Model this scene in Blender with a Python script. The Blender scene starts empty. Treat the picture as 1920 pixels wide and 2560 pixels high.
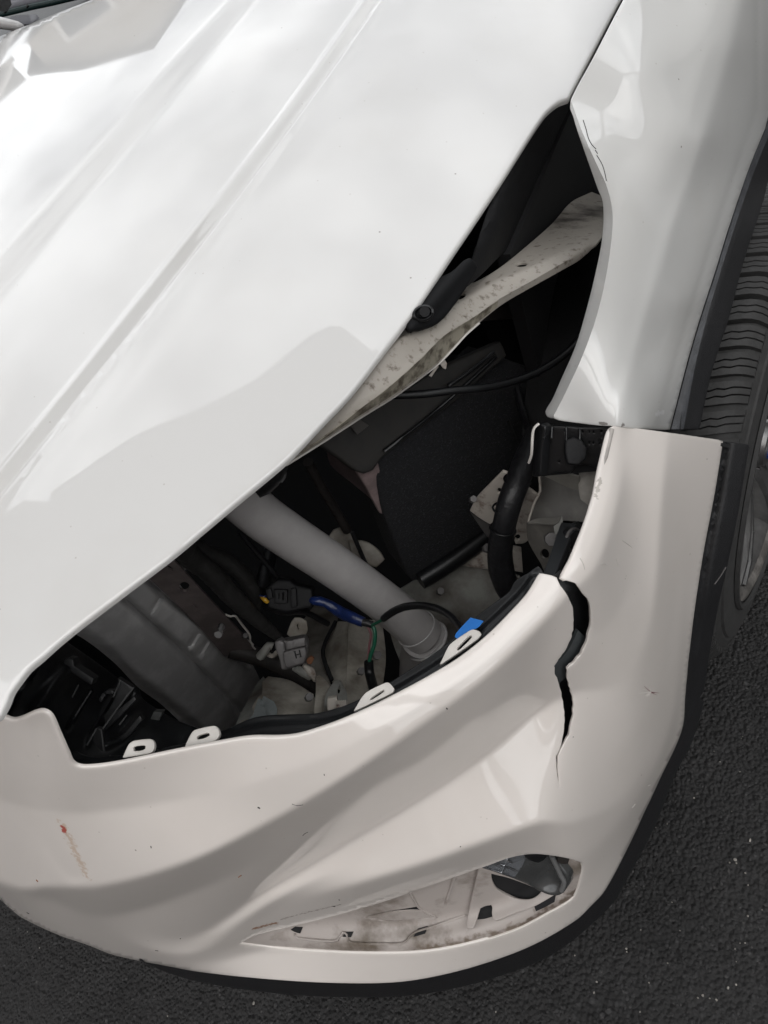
import bpy, bmesh, math, random
import numpy as np
from mathutils import Vector, Matrix
from mathutils.geometry import delaunay_2d_cdt
random.seed(7); rng = np.random.default_rng(7)
CLOUD_LO, CLOUD_HI, SUN_E, EXPO = 4.6, 12.5, 0.8, 0.72
CANP = [(.32, 1.65), (.25, 1.63), (.16, 1.56), (.06, 1.43), (-.06, 1.28), (-.23, 1.14), (-.44, .96), (-.61, .82), (-.83, .67), (-1.05, .57), (-1.0, .50), (-1.39, .53), (-1.59, .43), (-2.6, -.05), (-2.6, -.45), (1.5, -.45), (1.5, 1.42), (.60, 1.60)]
POSTS = [(-2.5, -.38), (1.42, -.38), (1.42, 1.3)]
H1 = (-43, 16, 4.4, 5.4, 2.0); H2 = (4, 14, 4.5, 5.2, 1.6); H3 = (-67, 10, 5.0, 3.75, 0)
SGN = (1.75, 2.85, .72)
S = bpy.context.scene; COL = S.collection

# ------------------------------------------------------------------ camera
F_PX = 1850.0
_v = np.array([840., -1520., 1850.]); _l = np.array([1309., 2975., 1850.])
_z = -_v/np.linalg.norm(_v); _y = _l-_l.dot(_z)*_z; _y /= np.linalg.norm(_y); _x = -np.cross(_y, _z)
if _x[0] < 0: _x = -_x
RM = np.array([_x, _y, _z])            # world axes expressed in (right, up, forward)
CAM = np.array([.88, 0.0, 1.28])
cam_d = bpy.data.cameras.new('camera'); cam = bpy.data.objects.new('camera', cam_d); COL.objects.link(cam)
cam_d.sensor_fit = 'VERTICAL'; cam_d.sensor_height = 36; cam_d.lens = 36*F_PX/2560
cam_d.clip_start = .01; cam_d.clip_end = 500
m = Matrix.Identity(4)
for i in range(3):
    m[i][0] = RM[i][0]; m[i][1] = RM[i][1]; m[i][2] = -RM[i][2]; m[i][3] = CAM[i]
cam.matrix_world = m
S.camera = cam

# ------------------------------------------------------------------ overcast sky and sun
SUN_EL, SUN_AZ = math.radians(58), math.radians(150)
wd = bpy.data.worlds.new('World'); S.world = wd; wd.use_nodes = True
nt = wd.node_tree; N = nt.nodes; Lk = nt.links; bg = N['Background']
sky = N.new('ShaderNodeTexSky'); sky.sky_type = 'NISHITA'; sky.sun_disc = False
sky.sun_elevation = SUN_EL; sky.sun_rotation = SUN_AZ; sky.air_density = 1.2; sky.dust_density = 3.0
tc = N.new('ShaderNodeTexCoord'); mp = N.new('ShaderNodeMapping'); mp.inputs['Scale'].default_value = (1.6, 2.4, 4.5)
no = N.new('ShaderNodeTexNoise'); no.inputs['Scale'].default_value = 1.7; no.inputs['Detail'].default_value = 7; no.inputs['Roughness'].default_value = .55
cr = N.new('ShaderNodeValToRGB'); cr.color_ramp.elements[0].position = .36; cr.color_ramp.elements[1].position = .66
cr.color_ramp.elements[0].color = (CLOUD_LO*.97, CLOUD_LO, CLOUD_LO*1.045, 1); cr.color_ramp.elements[1].color = (CLOUD_HI*.99, CLOUD_HI, CLOUD_HI*1.005, 1)
mx = N.new('ShaderNodeMixRGB'); mx.inputs['Fac'].default_value = .93
Lk.new(tc.outputs['Generated'], mp.inputs['Vector']); Lk.new(mp.outputs['Vector'], no.inputs['Vector'])
Lk.new(no.outputs['Fac'], cr.inputs['Fac']); Lk.new(sky.outputs['Color'], mx.inputs['Color1']); Lk.new(cr.outputs['Color'], mx.inputs['Color2'])
Lk.new(mx.outputs['Color'], bg.inputs['Color']); bg.inputs['Strength'].default_value = .12
sl = bpy.data.lights.new('sun', 'SUN'); so = bpy.data.objects.new('sun', sl); COL.objects.link(so)
sl.energy = SUN_E; sl.angle = math.radians(80); sl.color = (1, .97, .93)
so.rotation_euler = Vector((math.sin(SUN_AZ)*math.cos(SUN_EL), math.cos(SUN_AZ)*math.cos(SUN_EL), math.sin(SUN_EL))).to_track_quat('Z', 'Y').to_euler()
S.view_settings.view_transform = 'Standard'; S.view_settings.look = 'None'; S.view_settings.gamma = 1
S.view_settings.exposure = EXPO; S.view_settings.use_curve_mapping = False
S.render.engine = 'CYCLES'; S.cycles.max_bounces = 8; S.cycles.diffuse_bounces = 4; S.cycles.glossy_bounces = 4
S.cycles.use_denoising = True
# ------------------------------------------------------------------ geometry helpers
def rays(px, py):
    a = np.stack([np.asarray(px, float)-960, 1280-np.asarray(py, float), np.full(np.shape(px), F_PX)], -1)/F_PX
    return a @ RM.T
def W(px, py, d): return CAM+rays(px, py)*np.asarray(d, float)[..., None] if np.ndim(d) else CAM+rays(px, py)*d
def dz(px, py, z):                       # depth of the point of the ray at height z
    return (z-CAM[2])/rays(px, py)[..., 2]
def arch_z(px, py, r, c=(.828, .34)):    # where the ray meets the wheel-arch circle
    k = rays(px, py); best = None
    for d in np.linspace(.3, 1.6, 2600):
        p = CAM+k*d; e = math.hypot(p[1]-c[0], p[2]-c[1])-r
        if e < 0: return d
        if best is None or e < best[0]: best = (e, d)
    return best[1]
class Dep:                               # inverse depth: a plane from 3 points, a thin-plate surface from more
    def __init__(s, ctrl, lam=0.0):
        s.const = None
        c = [(x, y, 1/d) for x, y, d in ctrl]
        if len(c) == 1: s.const = c[0][2]; return
        a = np.array(c); s.p = a[:, :2]/1000; n = len(a)
        if n <= 3:
            A = np.c_[np.ones(n), s.p]; s.w = np.zeros(n); s.a = np.linalg.lstsq(A, a[:, 2], rcond=None)[0]; return
        K = s.k(s.p, s.p)+lam*np.eye(n); P = np.c_[np.ones(n), s.p]
        M = np.block([[K, P], [P.T, np.zeros((3, 3))]])
        q = np.linalg.solve(M, np.r_[a[:, 2], 0, 0, 0]); s.w = q[:n]; s.a = q[n:]
    @staticmethod
    def k(a, b):
        r2 = ((a[:, None]-b[None])**2).sum(-1); return np.where(r2 > 0, r2*np.log(np.maximum(r2, 1e-20)), 0)*.5
    def __call__(s, x, y):
        x = np.asarray(x, float); y = np.asarray(y, float)
        if s.const is not None: return np.full(x.shape, 1/s.const)
        q = np.c_[x.ravel(), y.ravel()]/1000
        v = s.a[0]+q @ s.a[1:]
        if s.w.any(): v = v+s.k(q, s.p) @ s.w
        return (1/v).reshape(x.shape)
def zc(l): return [(x, y, float(dz(x, y, z))) for x, y, z in l]

def smooth_poly(pts, step, closed=True, sharp=35):
    P = [np.array(p, float) for p in pts]; n = len(P); out = []
    def corner(i):
        if not closed and i in (0, n-1): return True
        a = P[i]-P[i-1]; b = P[(i+1) % n]-P[i]; la, lb = np.linalg.norm(a), np.linalg.norm(b)
        if la < 1e-9 or lb < 1e-9: return True
        return math.degrees(math.acos(np.clip(a.dot(b)/la/lb, -1, 1))) > sharp
    cs = [corner(i) for i in range(n)]
    for i in range(n if closed else n-1):
        p1, p2 = P[i], P[(i+1) % n]; p0 = P[i-1] if not cs[i] else 2*p1-p2; p3 = P[(i+2) % n] if not cs[(i+1) % n] else 2*p2-p1
        L = np.linalg.norm(p2-p1); k = max(1, int(math.ceil(L/step)))
        m1 = (p2-p0)/(1 if cs[i] else max(1e-9, (np.linalg.norm(p1-p0)+L)))*(L if not cs[i] else .5)
        m2 = (p3-p1)/(1 if cs[(i+1) % n] else max(1e-9, (np.linalg.norm(p3-p2)+L)))*(L if not cs[(i+1) % n] else .5)
        for j in range(k):
            t = j/k; out.append((2*t**3-3*t*t+1)*p1+(t**3-2*t*t+t)*m1+(-2*t**3+3*t*t)*p2+(t**3-t*t)*m2)
    if not closed: out.append(P[-1])
    return np.array(out)
def inside(poly, x, y):
    r = np.zeros(np.shape(x), bool); X, Y = poly[:, 0], poly[:, 1]; j = len(poly)-1
    for i in range(len(poly)):
        c = (Y[i] > y) != (Y[j] > y)
        if c.any():
            with np.errstate(divide='ignore', invalid='ignore'): r ^= c & (x < (X[j]-X[i])*(y-Y[i])/(Y[j]-Y[i])+X[i])
        j = i
    return r
def segdist(poly, x, y, closed=True):
    q = np.stack([x, y], -1); best = np.full(x.shape, 1e9); n = len(poly)
    for i in range(n if closed else n-1):
        a = poly[i]; d = poly[(i+1) % n]-a; l = d.dot(d)+1e-12
        u = np.clip(((q-a)@d)/l, 0, 1); best = np.minimum(best, ((q-a-u[..., None]*d)**2).sum(-1))
    return np.sqrt(best)
def finish(name, V, Fc, mat, parent, smooth=True, auto=None):
    me = bpy.data.meshes.new(name); me.from_pydata([tuple(v) for v in V], [], [tuple(f) for f in Fc]); me.validate(); me.update()
    if smooth:
        me.polygons.foreach_set('use_smooth', [True]*len(me.polygons))
        if auto: me.set_sharp_from_angle(angle=math.radians(auto))
    o = bpy.data.objects.new(name, me); COL.objects.link(o)
    if mat: me.materials.append(mat)
    if parent: o.parent = parent
    return o
def panel(name, outline, dep, mat, parent, step=20, holes=(), thick=.002, r=.0, ext=None, sharp=35, auto=None, disp=None, lines=(), rf=None):
    """sheet on the surface 'dep', cut to an outline, with rounded edge, thickness and back"""
    if not callable(dep): dep = Dep(dep)
    loops = [smooth_poly(outline, step, sharp=sharp)]+[smooth_poly(h, step*.7, sharp=sharp) for h in holes]
    o0 = loops[0]; x0, y0 = o0.min(0); x1, y1 = o0.max(0)
    gx, gy = np.meshgrid(np.arange(x0+step*.5, x1, step), np.arange(y0+step*.5, y1, step*.87))
    gx = gx+(np.arange(gx.shape[0]) % 2)[:, None]*step*.5; gx = gx.ravel(); gy = gy.ravel()
    ok = inside(o0, gx, gy)
    for h in loops[1:]: ok &= ~inside(h, gx, gy)
    gx, gy = gx[ok], gy[ok]
    for L in loops:
        ok = segdist(L, gx, gy) > step*.55; gx, gy = gx[ok], gy[ok]
    cl_ = []
    for l in lines:
        l = smooth_poly(l, step*.6, closed=False); ins = inside(o0, l[:, 0], l[:, 1])
        for h in loops[1:]: ins &= ~inside(h, l[:, 0], l[:, 1])
        for q in loops: ins &= segdist(q, l[:, 0], l[:, 1]) > step*.3
        cl_.append((l, ins)); ok = segdist(l, gx, gy, False) > step*.45; gx, gy = gx[ok], gy[ok]
    pts = []; edges = []
    for L in loops:
        b = len(pts); n = len(L); pts += [Vector((p[0], p[1])) for p in L]; edges += [(b+i, b+(i+1) % n) for i in range(n)]
    for l, ins in cl_:
        prev = None
        for p_, k_ in zip(l, ins):
            if k_: pts.append(Vector((p_[0], p_[1]))); edges += [(prev, len(pts)-1)] if prev is not None else []; prev = len(pts)-1
            else: prev = None
    pts += [Vector((a, b)) for a, b in zip(gx, gy)]
    v, e, f, _, _, _ = delaunay_2d_cdt(pts, edges, [], 0, 1e-4)
    v = np.array([(a.x, a.y) for a in v]); f = np.array([t for t in f if len(t) == 3])
    c = v[f].mean(1); ok = inside(o0, c[:, 0], c[:, 1])
    for h in loops[1:]: ok &= ~inside(h, c[:, 0], c[:, 1])
    f = f[ok]
    d = dep(v[:, 0], v[:, 1]); P = W(v[:, 0], v[:, 1], d)
    a = np.cross(P[f[:, 1]]-P[f[:, 0]], P[f[:, 2]]-P[f[:, 0]])
    s = (a*(CAM-P[f[:, 0]])).sum(-1) < 0; f[s] = f[s][:, ::-1]; a[s] *= -1
    Nn = np.zeros_like(P)
    for k in range(3): np.add.at(Nn, f[:, k], a)
    Nn /= np.linalg.norm(Nn, axis=1)[:, None]+1e-12
    if disp is not None: P = P+Nn*disp(v[:, 0], v[:, 1], P)[:, None]
    V = list(P); Fc = [tuple(t) for t in f]
    ec = {}
    for t in f:
        for k in range(3): ec[(t[k], t[(k+1) % 3])] = 1
    be = [k for k in ec if (k[1], k[0]) not in ec]
    bv = {}
    for i, j in be:
        t = P[j]-P[i]; t /= np.linalg.norm(t)+1e-12
        for q in (i, j): bv[q] = bv.get(q, 0)+np.cross(t, Nn[q])
    rings = [{q: q for q in bv}]
    spec = [(.5, .134), (.866, .5), (1, 1)] if r > 0 else []
    for sn, cs in spec:
        g = {}
        for q, B in bv.items():
            B = B/(np.linalg.norm(B)+1e-12); g[q] = len(V); rq = r*(rf(v[q, 0], v[q, 1]) if rf else 1); V.append(P[q]+B*rq*sn-Nn[q]*rq*cs)
        rings.append(g)
    E3 = -Nn*thick if ext is None else np.tile(np.array(ext, float), (len(P), 1))
    nb = len(V); back = {i: nb+i for i in range(len(P))}
    V += list(P+E3)
    last = rings[-1]
    if r > 0:
        g = {}
        for q in bv: g[q] = len(V); V.append(V[last[q]]+(E3[q] if ext is not None else -Nn[q]*max(thick-r, .0005)))
        rings.append(g)
    rings.append({q: back[q] for q in bv})
    for g0, g1 in zip(rings[:-1], rings[1:]):
        for i, j in be: Fc.append((g0[j], g0[i], g1[i], g1[j]))
    Fc += [(back[t[0]], back[t[2]], back[t[1]]) for t in f]
    return finish(name, V, Fc, mat, parent, True, auto if auto else (50 if r == 0 else 60))
def tube(name, pts, rad, mat, parent, sides=10, step=.012, world=False, cap=True, ridges=None):
    """round cable or pipe through (px, py, depth) points; rad may be a list"""
    P = np.array([p if world else W(*p) for p in pts], float); n = len(P)
    rr = np.array(rad if np.ndim(rad) else [rad]*n, float)
    Q = []; Rr = []
    for i in range(n-1):
        p0 = P[i-1] if i else 2*P[0]-P[1]; p3 = P[i+2] if i+2 < n else 2*P[-1]-P[-2]
        k = max(2, int(np.linalg.norm(P[i+1]-P[i])/step))
        for j in range(k):
            t = j/k; Q.append(.5*((2*P[i])+(-p0+P[i+1])*t+(2*p0-5*P[i]+4*P[i+1]-p3)*t*t+(-p0+3*P[i]-3*P[i+1]+p3)*t**3)); Rr.append(rr[i]*(1-t)+rr[i+1]*t)
    Q.append(P[-1]); Rr.append(rr[-1]); Q = np.array(Q); T = np.gradient(Q, axis=0); T /= np.linalg.norm(T, axis=1)[:, None]+1e-12
    u = np.cross(T[0], [0, 0, 1]); u = u if np.linalg.norm(u) > .1 else np.cross(T[0], [1, 0, 0]); V = []; Fc = []
    for k, (q, t, ra) in enumerate(zip(Q, T, Rr)):
        u = u-u.dot(t)*t; u /= np.linalg.norm(u); w = np.cross(t, u)
        if ridges: ra = ra*(1+ridges*(k % 2))
        for a in range(sides):
            th = 2*math.pi*a/sides; V.append(q+ra*(math.cos(th)*u+math.sin(th)*w))
    for k in range(len(Q)-1):
        for a in range(sides):
            b = (a+1) % sides; Fc.append((k*sides+a, k*sides+b, (k+1)*sides+b, (k+1)*sides+a))
    if cap: Fc += [tuple(range(sides))[::-1], tuple((len(Q)-1)*sides+a for a in range(sides))]
    return finish(name, V, Fc, mat, parent, True, 60)
def boxm(name, c, ax, ay, az, mat, parent, bev=.0):
    """box with centre c and half-axes ax, ay, az (world vectors)"""
    bm = bmesh.new(); ax, ay, az, c = map(np.array, (ax, ay, az, c))
    vs = [bm.verts.new(c+i*ax+j*ay+k*az) for i in (-1, 1) for j in (-1, 1) for k in (-1, 1)]
    for q in ((0, 1, 3, 2), (4, 6, 7, 5), (0, 4, 5, 1), (2, 3, 7, 6), (0, 2, 6, 4), (1, 5, 7, 3)): bm.faces.new([vs[i] for i in q])
    bmesh.ops.recalc_face_normals(bm, faces=bm.faces)
    if bev: bmesh.ops.bevel(bm, geom=list(bm.edges), offset=bev, segments=2, affect='EDGES', profile=.6)
    me = bpy.data.meshes.new(name); bm.to_mesh(me); bm.free(); o = bpy.data.objects.new(name, me); COL.objects.link(o); o.parent = parent
    me.materials.append(mat); return o
def empty(name, loc, label, cat, group=None, rz=0):
    o = bpy.data.objects.new(name, None); COL.objects.link(o); o.location = loc; o.rotation_euler.z = rz; o.empty_display_size = .1
    o['label'] = label; o['category'] = cat
    if group: o['group'] = group
    return o
# ------------------------------------------------------------------ materials
def mat(name, col, rough=.5, metal=0, coat=0, coat_r=.03, noise=0, nscale=20, bump=0, bscale=200, col2=None, c2range=(.45, .65), spec=.5, detail=6, ior=1.5, alpha=1, trans=0):
    m = bpy.data.materials.new(name); m.use_nodes = True; t = m.node_tree; n = t.nodes; b = n['Principled BSDF']
    b.inputs['Base Color'].default_value = (*col, 1); b.inputs['Roughness'].default_value = rough; b.inputs['Metallic'].default_value = metal
    b.inputs['Coat Weight'].default_value = coat; b.inputs['Coat Roughness'].default_value = coat_r; b.inputs['Specular IOR Level'].default_value = spec
    b.inputs['IOR'].default_value = ior; b.inputs['Transmission Weight'].default_value = trans
    g = n.new('ShaderNodeNewGeometry')
    if noise or col2:
        x = n.new('ShaderNodeTexNoise'); x.inputs['Scale'].default_value = nscale; x.inputs['Detail'].default_value = detail; x.inputs['Roughness'].default_value = .62
        t.links.new(g.outputs['Position'], x.inputs['Vector']); r = n.new('ShaderNodeValToRGB')
        r.color_ramp.elements[0].position = c2range[0]; r.color_ramp.elements[1].position = c2range[1]
        c2 = col2 or tuple(c*(1-noise) for c in col)
        r.color_ramp.elements[0].color = (*c2, 1); r.color_ramp.elements[1].color = (*col, 1)
        t.links.new(x.outputs['Fac'], r.inputs['Fac']); t.links.new(r.outputs['Color'], b.inputs['Base Color'])
    if bump:
        x = n.new('ShaderNodeTexNoise'); x.inputs['Scale'].default_value = bscale; x.inputs['Detail'].default_value = 3
        t.links.new(g.outputs['Position'], x.inputs['Vector']); q = n.new('ShaderNodeBump'); q.inputs['Strength'].default_value = bump; q.inputs['Distance'].default_value = .002
        t.links.new(x.outputs['Fac'], q.inputs['Height']); t.links.new(q.outputs['Normal'], b.inputs['Normal'])
    return m
def base_in(m): return m.node_tree.nodes['Principled BSDF'].inputs['Base Color']
def overlay(m, col, mask_socket, fac=1.0):
    """mix a colour over the base colour where the mask is 1"""
    t = m.node_tree; b = base_in(m); x = t.nodes.new('ShaderNodeMixRGB')
    if b.is_linked: t.links.new(b.links[0].from_socket, x.inputs['Color1'])
    else: x.inputs['Color1'].default_value = b.default_value
    x.inputs['Color2'].default_value = (*col, 1); mm = t.nodes.new('ShaderNodeMath'); mm.operation = 'MULTIPLY'; mm.inputs[1].default_value = fac
    t.links.new(mask_socket, mm.inputs[0]); t.links.new(mm.outputs[0], x.inputs['Fac']); t.links.new(x.outputs['Color'], b)
def stain_or_shade(m, a, b_, rad, col, scale, thr=(.5, .62), fac=1, stretch=None):
    """blotchy dirt or painted shade along the world segment a-b_"""
    t = m.node_tree; n = t.nodes; g = n.new('ShaderNodeNewGeometry'); a = Vector(a); b_ = Vector(b_); d = b_-a; L = max(d.length, 1e-5)
    sub = n.new('ShaderNodeVectorMath'); sub.operation = 'SUBTRACT'; sub.inputs[1].default_value = a; t.links.new(g.outputs['Position'], sub.inputs[0])
    dot = n.new('ShaderNodeVectorMath'); dot.operation = 'DOT_PRODUCT'; dot.inputs[1].default_value = d/L; t.links.new(sub.outputs[0], dot.inputs[0])
    cl = n.new('ShaderNodeClamp'); cl.inputs['Max'].default_value = L; t.links.new(dot.outputs['Value'], cl.inputs['Value'])
    sc = n.new('ShaderNodeVectorMath'); sc.operation = 'SCALE'; sc.inputs[0].default_value = d/L; t.links.new(cl.outputs[0], sc.inputs['Scale'])
    df = n.new('ShaderNodeVectorMath'); df.operation = 'DISTANCE'; t.links.new(sub.outputs[0], df.inputs[0]); t.links.new(sc.outputs[0], df.inputs[1])
    mr = n.new('ShaderNodeMapRange'); mr.inputs['From Min'].default_value = 0; mr.inputs['From Max'].default_value = rad; mr.inputs['To Min'].default_value = .28; mr.inputs['To Max'].default_value = -.35
    t.links.new(df.outputs['Value'], mr.inputs['Value'])
    x = n.new('ShaderNodeTexNoise'); x.inputs['Scale'].default_value = scale; x.inputs['Detail'].default_value = 5; t.links.new(g.outputs['Position'], x.inputs['Vector'])
    ad = n.new('ShaderNodeMath'); ad.operation = 'ADD'; t.links.new(x.outputs['Fac'], ad.inputs[0]); t.links.new(mr.outputs[0], ad.inputs[1])
    m2 = n.new('ShaderNodeMapRange'); m2.inputs['From Min'].default_value = thr[0]; m2.inputs['From Max'].default_value = thr[1]; t.links.new(ad.outputs[0], m2.inputs['Value'])
    overlay(m, col, m2.outputs[0], fac)
def paint(name, col=(.70, .685, .65), specks=True):
    m = mat(name, col, rough=.45, coat=1, coat_r=.025, spec=.5)
    m.node_tree.nodes['Principled BSDF'].inputs['Coat IOR'].default_value = 1.6
    t = m.node_tree; n = t.nodes; g = n.new('ShaderNodeNewGeometry')
    if specks:   # scattered dirt specks and stone chips
        v = n.new('ShaderNodeTexVoronoi'); v.inputs['Scale'].default_value = 26; t.links.new(g.outputs['Position'], v.inputs['Vector'])
        mr = n.new('ShaderNodeMapRange'); mr.inputs['From Min'].default_value = .030; mr.inputs['From Max'].default_value = .018; t.links.new(v.outputs['Distance'], mr.inputs['Value'])
        sp = n.new('ShaderNodeSeparateColor'); t.links.new(v.outputs['Color'], sp.inputs[0]); gt = n.new('ShaderNodeMath'); gt.operation = 'GREATER_THAN'; gt.inputs[1].default_value = .62
        t.links.new(sp.outputs[0], gt.inputs[0]); ml = n.new('ShaderNodeMath'); ml.operation = 'MULTIPLY'; t.links.new(gt.outputs[0], ml.inputs[0]); t.links.new(mr.outputs[0], ml.inputs[1])
        overlay(m, (.16, .13, .10), ml.outputs[0], .75)
        v = n.new('ShaderNodeTexVoronoi'); v.inputs['Scale'].default_value = 95; t.links.new(g.outputs['Position'], v.inputs['Vector'])   # fine dust
        mr = n.new('ShaderNodeMapRange'); mr.inputs['From Min'].default_value = .10; mr.inputs['From Max'].default_value = .04; t.links.new(v.outputs['Distance'], mr.inputs['Value'])
        sp = n.new('ShaderNodeSeparateColor'); t.links.new(v.outputs['Color'], sp.inputs[0]); gt = n.new('ShaderNodeMath'); gt.operation = 'GREATER_THAN'; gt.inputs[1].default_value = .86
        t.links.new(sp.outputs[1], gt.inputs[0]); ml = n.new('ShaderNodeMath'); ml.operation = 'MULTIPLY'; t.links.new(gt.outputs[0], ml.inputs[0]); t.links.new(mr.outputs[0], ml.inputs[1])
        overlay(m, (.30, .25, .20), ml.outputs[0], .4)
        x = n.new('ShaderNodeTexNoise'); x.inputs['Scale'].default_value = 7; x.inputs['Detail'].default_value = 6; t.links.new(g.outputs['Position'], x.inputs['Vector'])   # thin uneven film of dirt
        mr = n.new('ShaderNodeMapRange'); mr.inputs['From Min'].default_value = .52; mr.inputs['From Max'].default_value = .75; t.links.new(x.outputs['Fac'], mr.inputs['Value'])
        overlay(m, (.42, .38, .32), mr.outputs[0], .13)
        mr = n.new('ShaderNodeMapRange'); mr.inputs['From Min'].default_value = .35; mr.inputs['From Max'].default_value = .7; mr.inputs['To Min'].default_value = .02; mr.inputs['To Max'].default_value = .07
        t.links.new(x.outputs['Fac'], mr.inputs['Value']); t.links.new(mr.outputs[0], n['Principled BSDF'].inputs['Coat Roughness'])
    return m
M = {}
M['hood'] = paint('white_hood_paint', (.70, .69, .672))
M['fender'] = paint('white_fender_paint', (.68, .675, .655))
M['bumper'] = paint('white_bumper_paint', (.73, .68, .637))
M['primer'] = mat('dull_white_backing', (.46, .43, .40), .55, noise=.35, nscale=18, bump=.15, bscale=120)
M['pocket'] = mat('dirty_white_plastic', (.40, .36, .335), .5, col2=(.13, .105, .08), nscale=13, c2range=(.32, .50), bump=.15, bscale=150)
M['black'] = mat('satin_black_plastic', (.007, .0075, .0085), .36, noise=.3, nscale=60, bump=.12, bscale=500)
M['black_dull'] = mat('dull_black_plastic', (.007, .007, .008), .62, spec=.3, noise=.3, nscale=40, bump=.2, bscale=300)
M['void'] = mat('dark_bay_lining', (.006, .006, .007), .8)
M['cladding'] = mat('textured_black_cladding', (.0075, .0075, .0088), .55, noise=.15, nscale=30, bump=.35, bscale=900)
M['cladding_worn'] = mat('worn_grey_cladding_edge', (.06, .063, .07), .5, noise=.35, nscale=60, bump=.4, bscale=900)
M['felt'] = mat('fuzzy_black_felt', (.014, .0145, .017), .95, noise=.4, nscale=260, bump=.9, bscale=420)
M['galv'] = mat('grey_primed_steel', (.60, .59, .585), .38, metal=.2, noise=.25, nscale=22, bump=.08, bscale=90)
M['tube'] = mat('grey_painted_tube', (.37, .355, .35), .38, noise=.12, nscale=30, spec=.5, bump=.06, bscale=120)
M['sheet'] = mat('dirty_grey_green_sheet', (.36, .365, .34), .5, col2=(.12, .10, .085), nscale=11, c2range=(.32, .58), bump=.1, bscale=120)
M['panel_dirty'] = mat('grimy_white_panel', (.52, .49, .43), .5, col2=(.11, .085, .06), nscale=14, c2range=(.30, .60), bump=.15, bscale=160)
M['rail'] = mat('scuffed_off_white_rail', (.38, .35, .31), .5, col2=(.13, .105, .08), nscale=120, c2range=(.30, .44), bump=.3, bscale=130)
M['bracket'] = mat('dirty_cream_bracket', (.52, .48, .43), .5, col2=(.16, .10, .075), nscale=70, c2range=(.28, .47), bump=.15, bscale=160)
M['pink'] = mat('pinkish_grey_funnel', (.26, .20, .195), .45, noise=.3, nscale=60, bump=.1, bscale=100)
M['tab'] = mat('white_clip_tab_plastic', (.64, .61, .57), .38, noise=.12, nscale=60)
M['tape'] = mat('black_tape_wrap', (.014, .014, .016), .42, noise=.3, nscale=80, bump=.5, bscale=160)
M['bluetape'] = mat('blue_insulating_tape', (.008, .022, .105), .3, noise=.4, nscale=90, bump=.5, bscale=120)
M['blueflag'] = mat('bright_blue_tape_tab', (.035, .20, .62), .35)
M['green'] = mat('green_wire_sheath', (.01, .10, .055), .4)
M['pinkwire'] = mat('pink_wire_sheath', (.22, .10, .11), .4)
M['yellow'] = mat('yellow_wire_sheath', (.45, .25, .02), .4)
M['connector'] = mat('grey_connector_plastic', (.14, .132, .13), .45, noise=.25, nscale=60, bump=.1, bscale=200)
M['rubber'] = mat('tyre_rubber', (.036, .0355, .035), .72, noise=.25, nscale=60, bump=.25, bscale=300)
M['sipe'] = mat('tread_groove_black', (.006, .006, .006), .9)
M['rim'] = mat('grey_alloy', (.20, .197, .195), .34, metal=.75, noise=.3, nscale=30, bump=.1, bscale=100)
M['rim_scuffed'] = mat('scuffed_dusty_alloy', (.23, .215, .20), .5, metal=.3, noise=.55, nscale=26, bump=.5, bscale=60)
M['rim_bright'] = mat('bright_machined_alloy', (.62, .62, .64), .16, metal=1)
M['logo'] = mat('blue_badge_enamel', (.02, .06, .26), .25, coat=1)
M['chrome'] = mat('chrome', (.75, .76, .78), .08, metal=1)
M['lens'] = mat('fog_lamp_lens', (.45, .47, .50), .06, trans=.75, spec=.6)
M['glass'] = mat('tinted_window_glass', (.03, .035, .04), .03, spec=.8)
M['rust'] = mat('rust_fleck', (.22, .09, .04), .7)
# ------------------------------------------------------------------ the car
CARL = 'white car with its left headlight missing and a cracked front bumper, parked on dark asphalt'
car = empty('damaged_car', (0, .8, 0), CARL, 'car')
class _P:                                     # parts keep their world position under the car's Empty
    pass
# ---- hood: a height field over the car's plan
_cy = np.array([-.4, -.1, 0, .06, .14, .3, .6, .9, 1.3, 2.2]); _cz = np.array([.64, .845, .908, .936, .957, .982, 1.018, 1.044, 1.066, 1.09])
_yy = np.linspace(-.4, 2.2, 400)
def _pchip(x, y, q):
    h = np.diff(x); d = np.diff(y)/h; mm = np.zeros(len(x)); mm[0] = d[0]; mm[-1] = d[-1]
    for i in range(1, len(x)-1):
        if d[i-1]*d[i] > 0: w1 = 2*h[i]+h[i-1]; w2 = h[i]+2*h[i-1]; mm[i] = (w1+w2)/(w1/d[i-1]+w2/d[i])
    k = np.clip(np.searchsorted(x, q)-1, 0, len(x)-2); t = (q-x[k])/h[k]
    return (2*t**3-3*t*t+1)*y[k]+(t**3-2*t*t+t)*h[k]*mm[k]+(-2*t**3+3*t*t)*y[k+1]+(t**3-t*t)*h[k]*mm[k+1]
_zz = _pchip(_cy, _cz, _yy); _g = np.exp(-np.linspace(-2.5, 2.5, 25)**2/2); _g /= _g.sum()
_zz = np.convolve(np.pad(_zz, 12, mode='reflect', reflect_type='odd'), _g, 'valid')
def hood_base(x, y): return np.interp(y, _yy, _zz)+.012-np.where(x < 0, .03, .125)*(np.abs(x)/.66)**2.4*(1-.45*np.exp(-np.maximum(y+.1, 0)/.3))
def march(px, py, f, lo=.05, hi=3.0):
    k = rays(px, py); a = np.full(np.shape(px), lo); b = np.full(np.shape(px), hi)
    for _ in range(44):
        c = (a+b)/2; p = CAM+k*c[..., None]; up = p[..., 2] > f(p[..., 0], p[..., 1]); a = np.where(up, c, a); b = np.where(up, b, c)
    return (a+b)/2
def to_xy(pts):
    q = np.array(pts, float); return (CAM+rays(q[:, 0], q[:, 1])*march(q[:, 0], q[:, 1], hood_base)[:, None])[:, :2]
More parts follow.
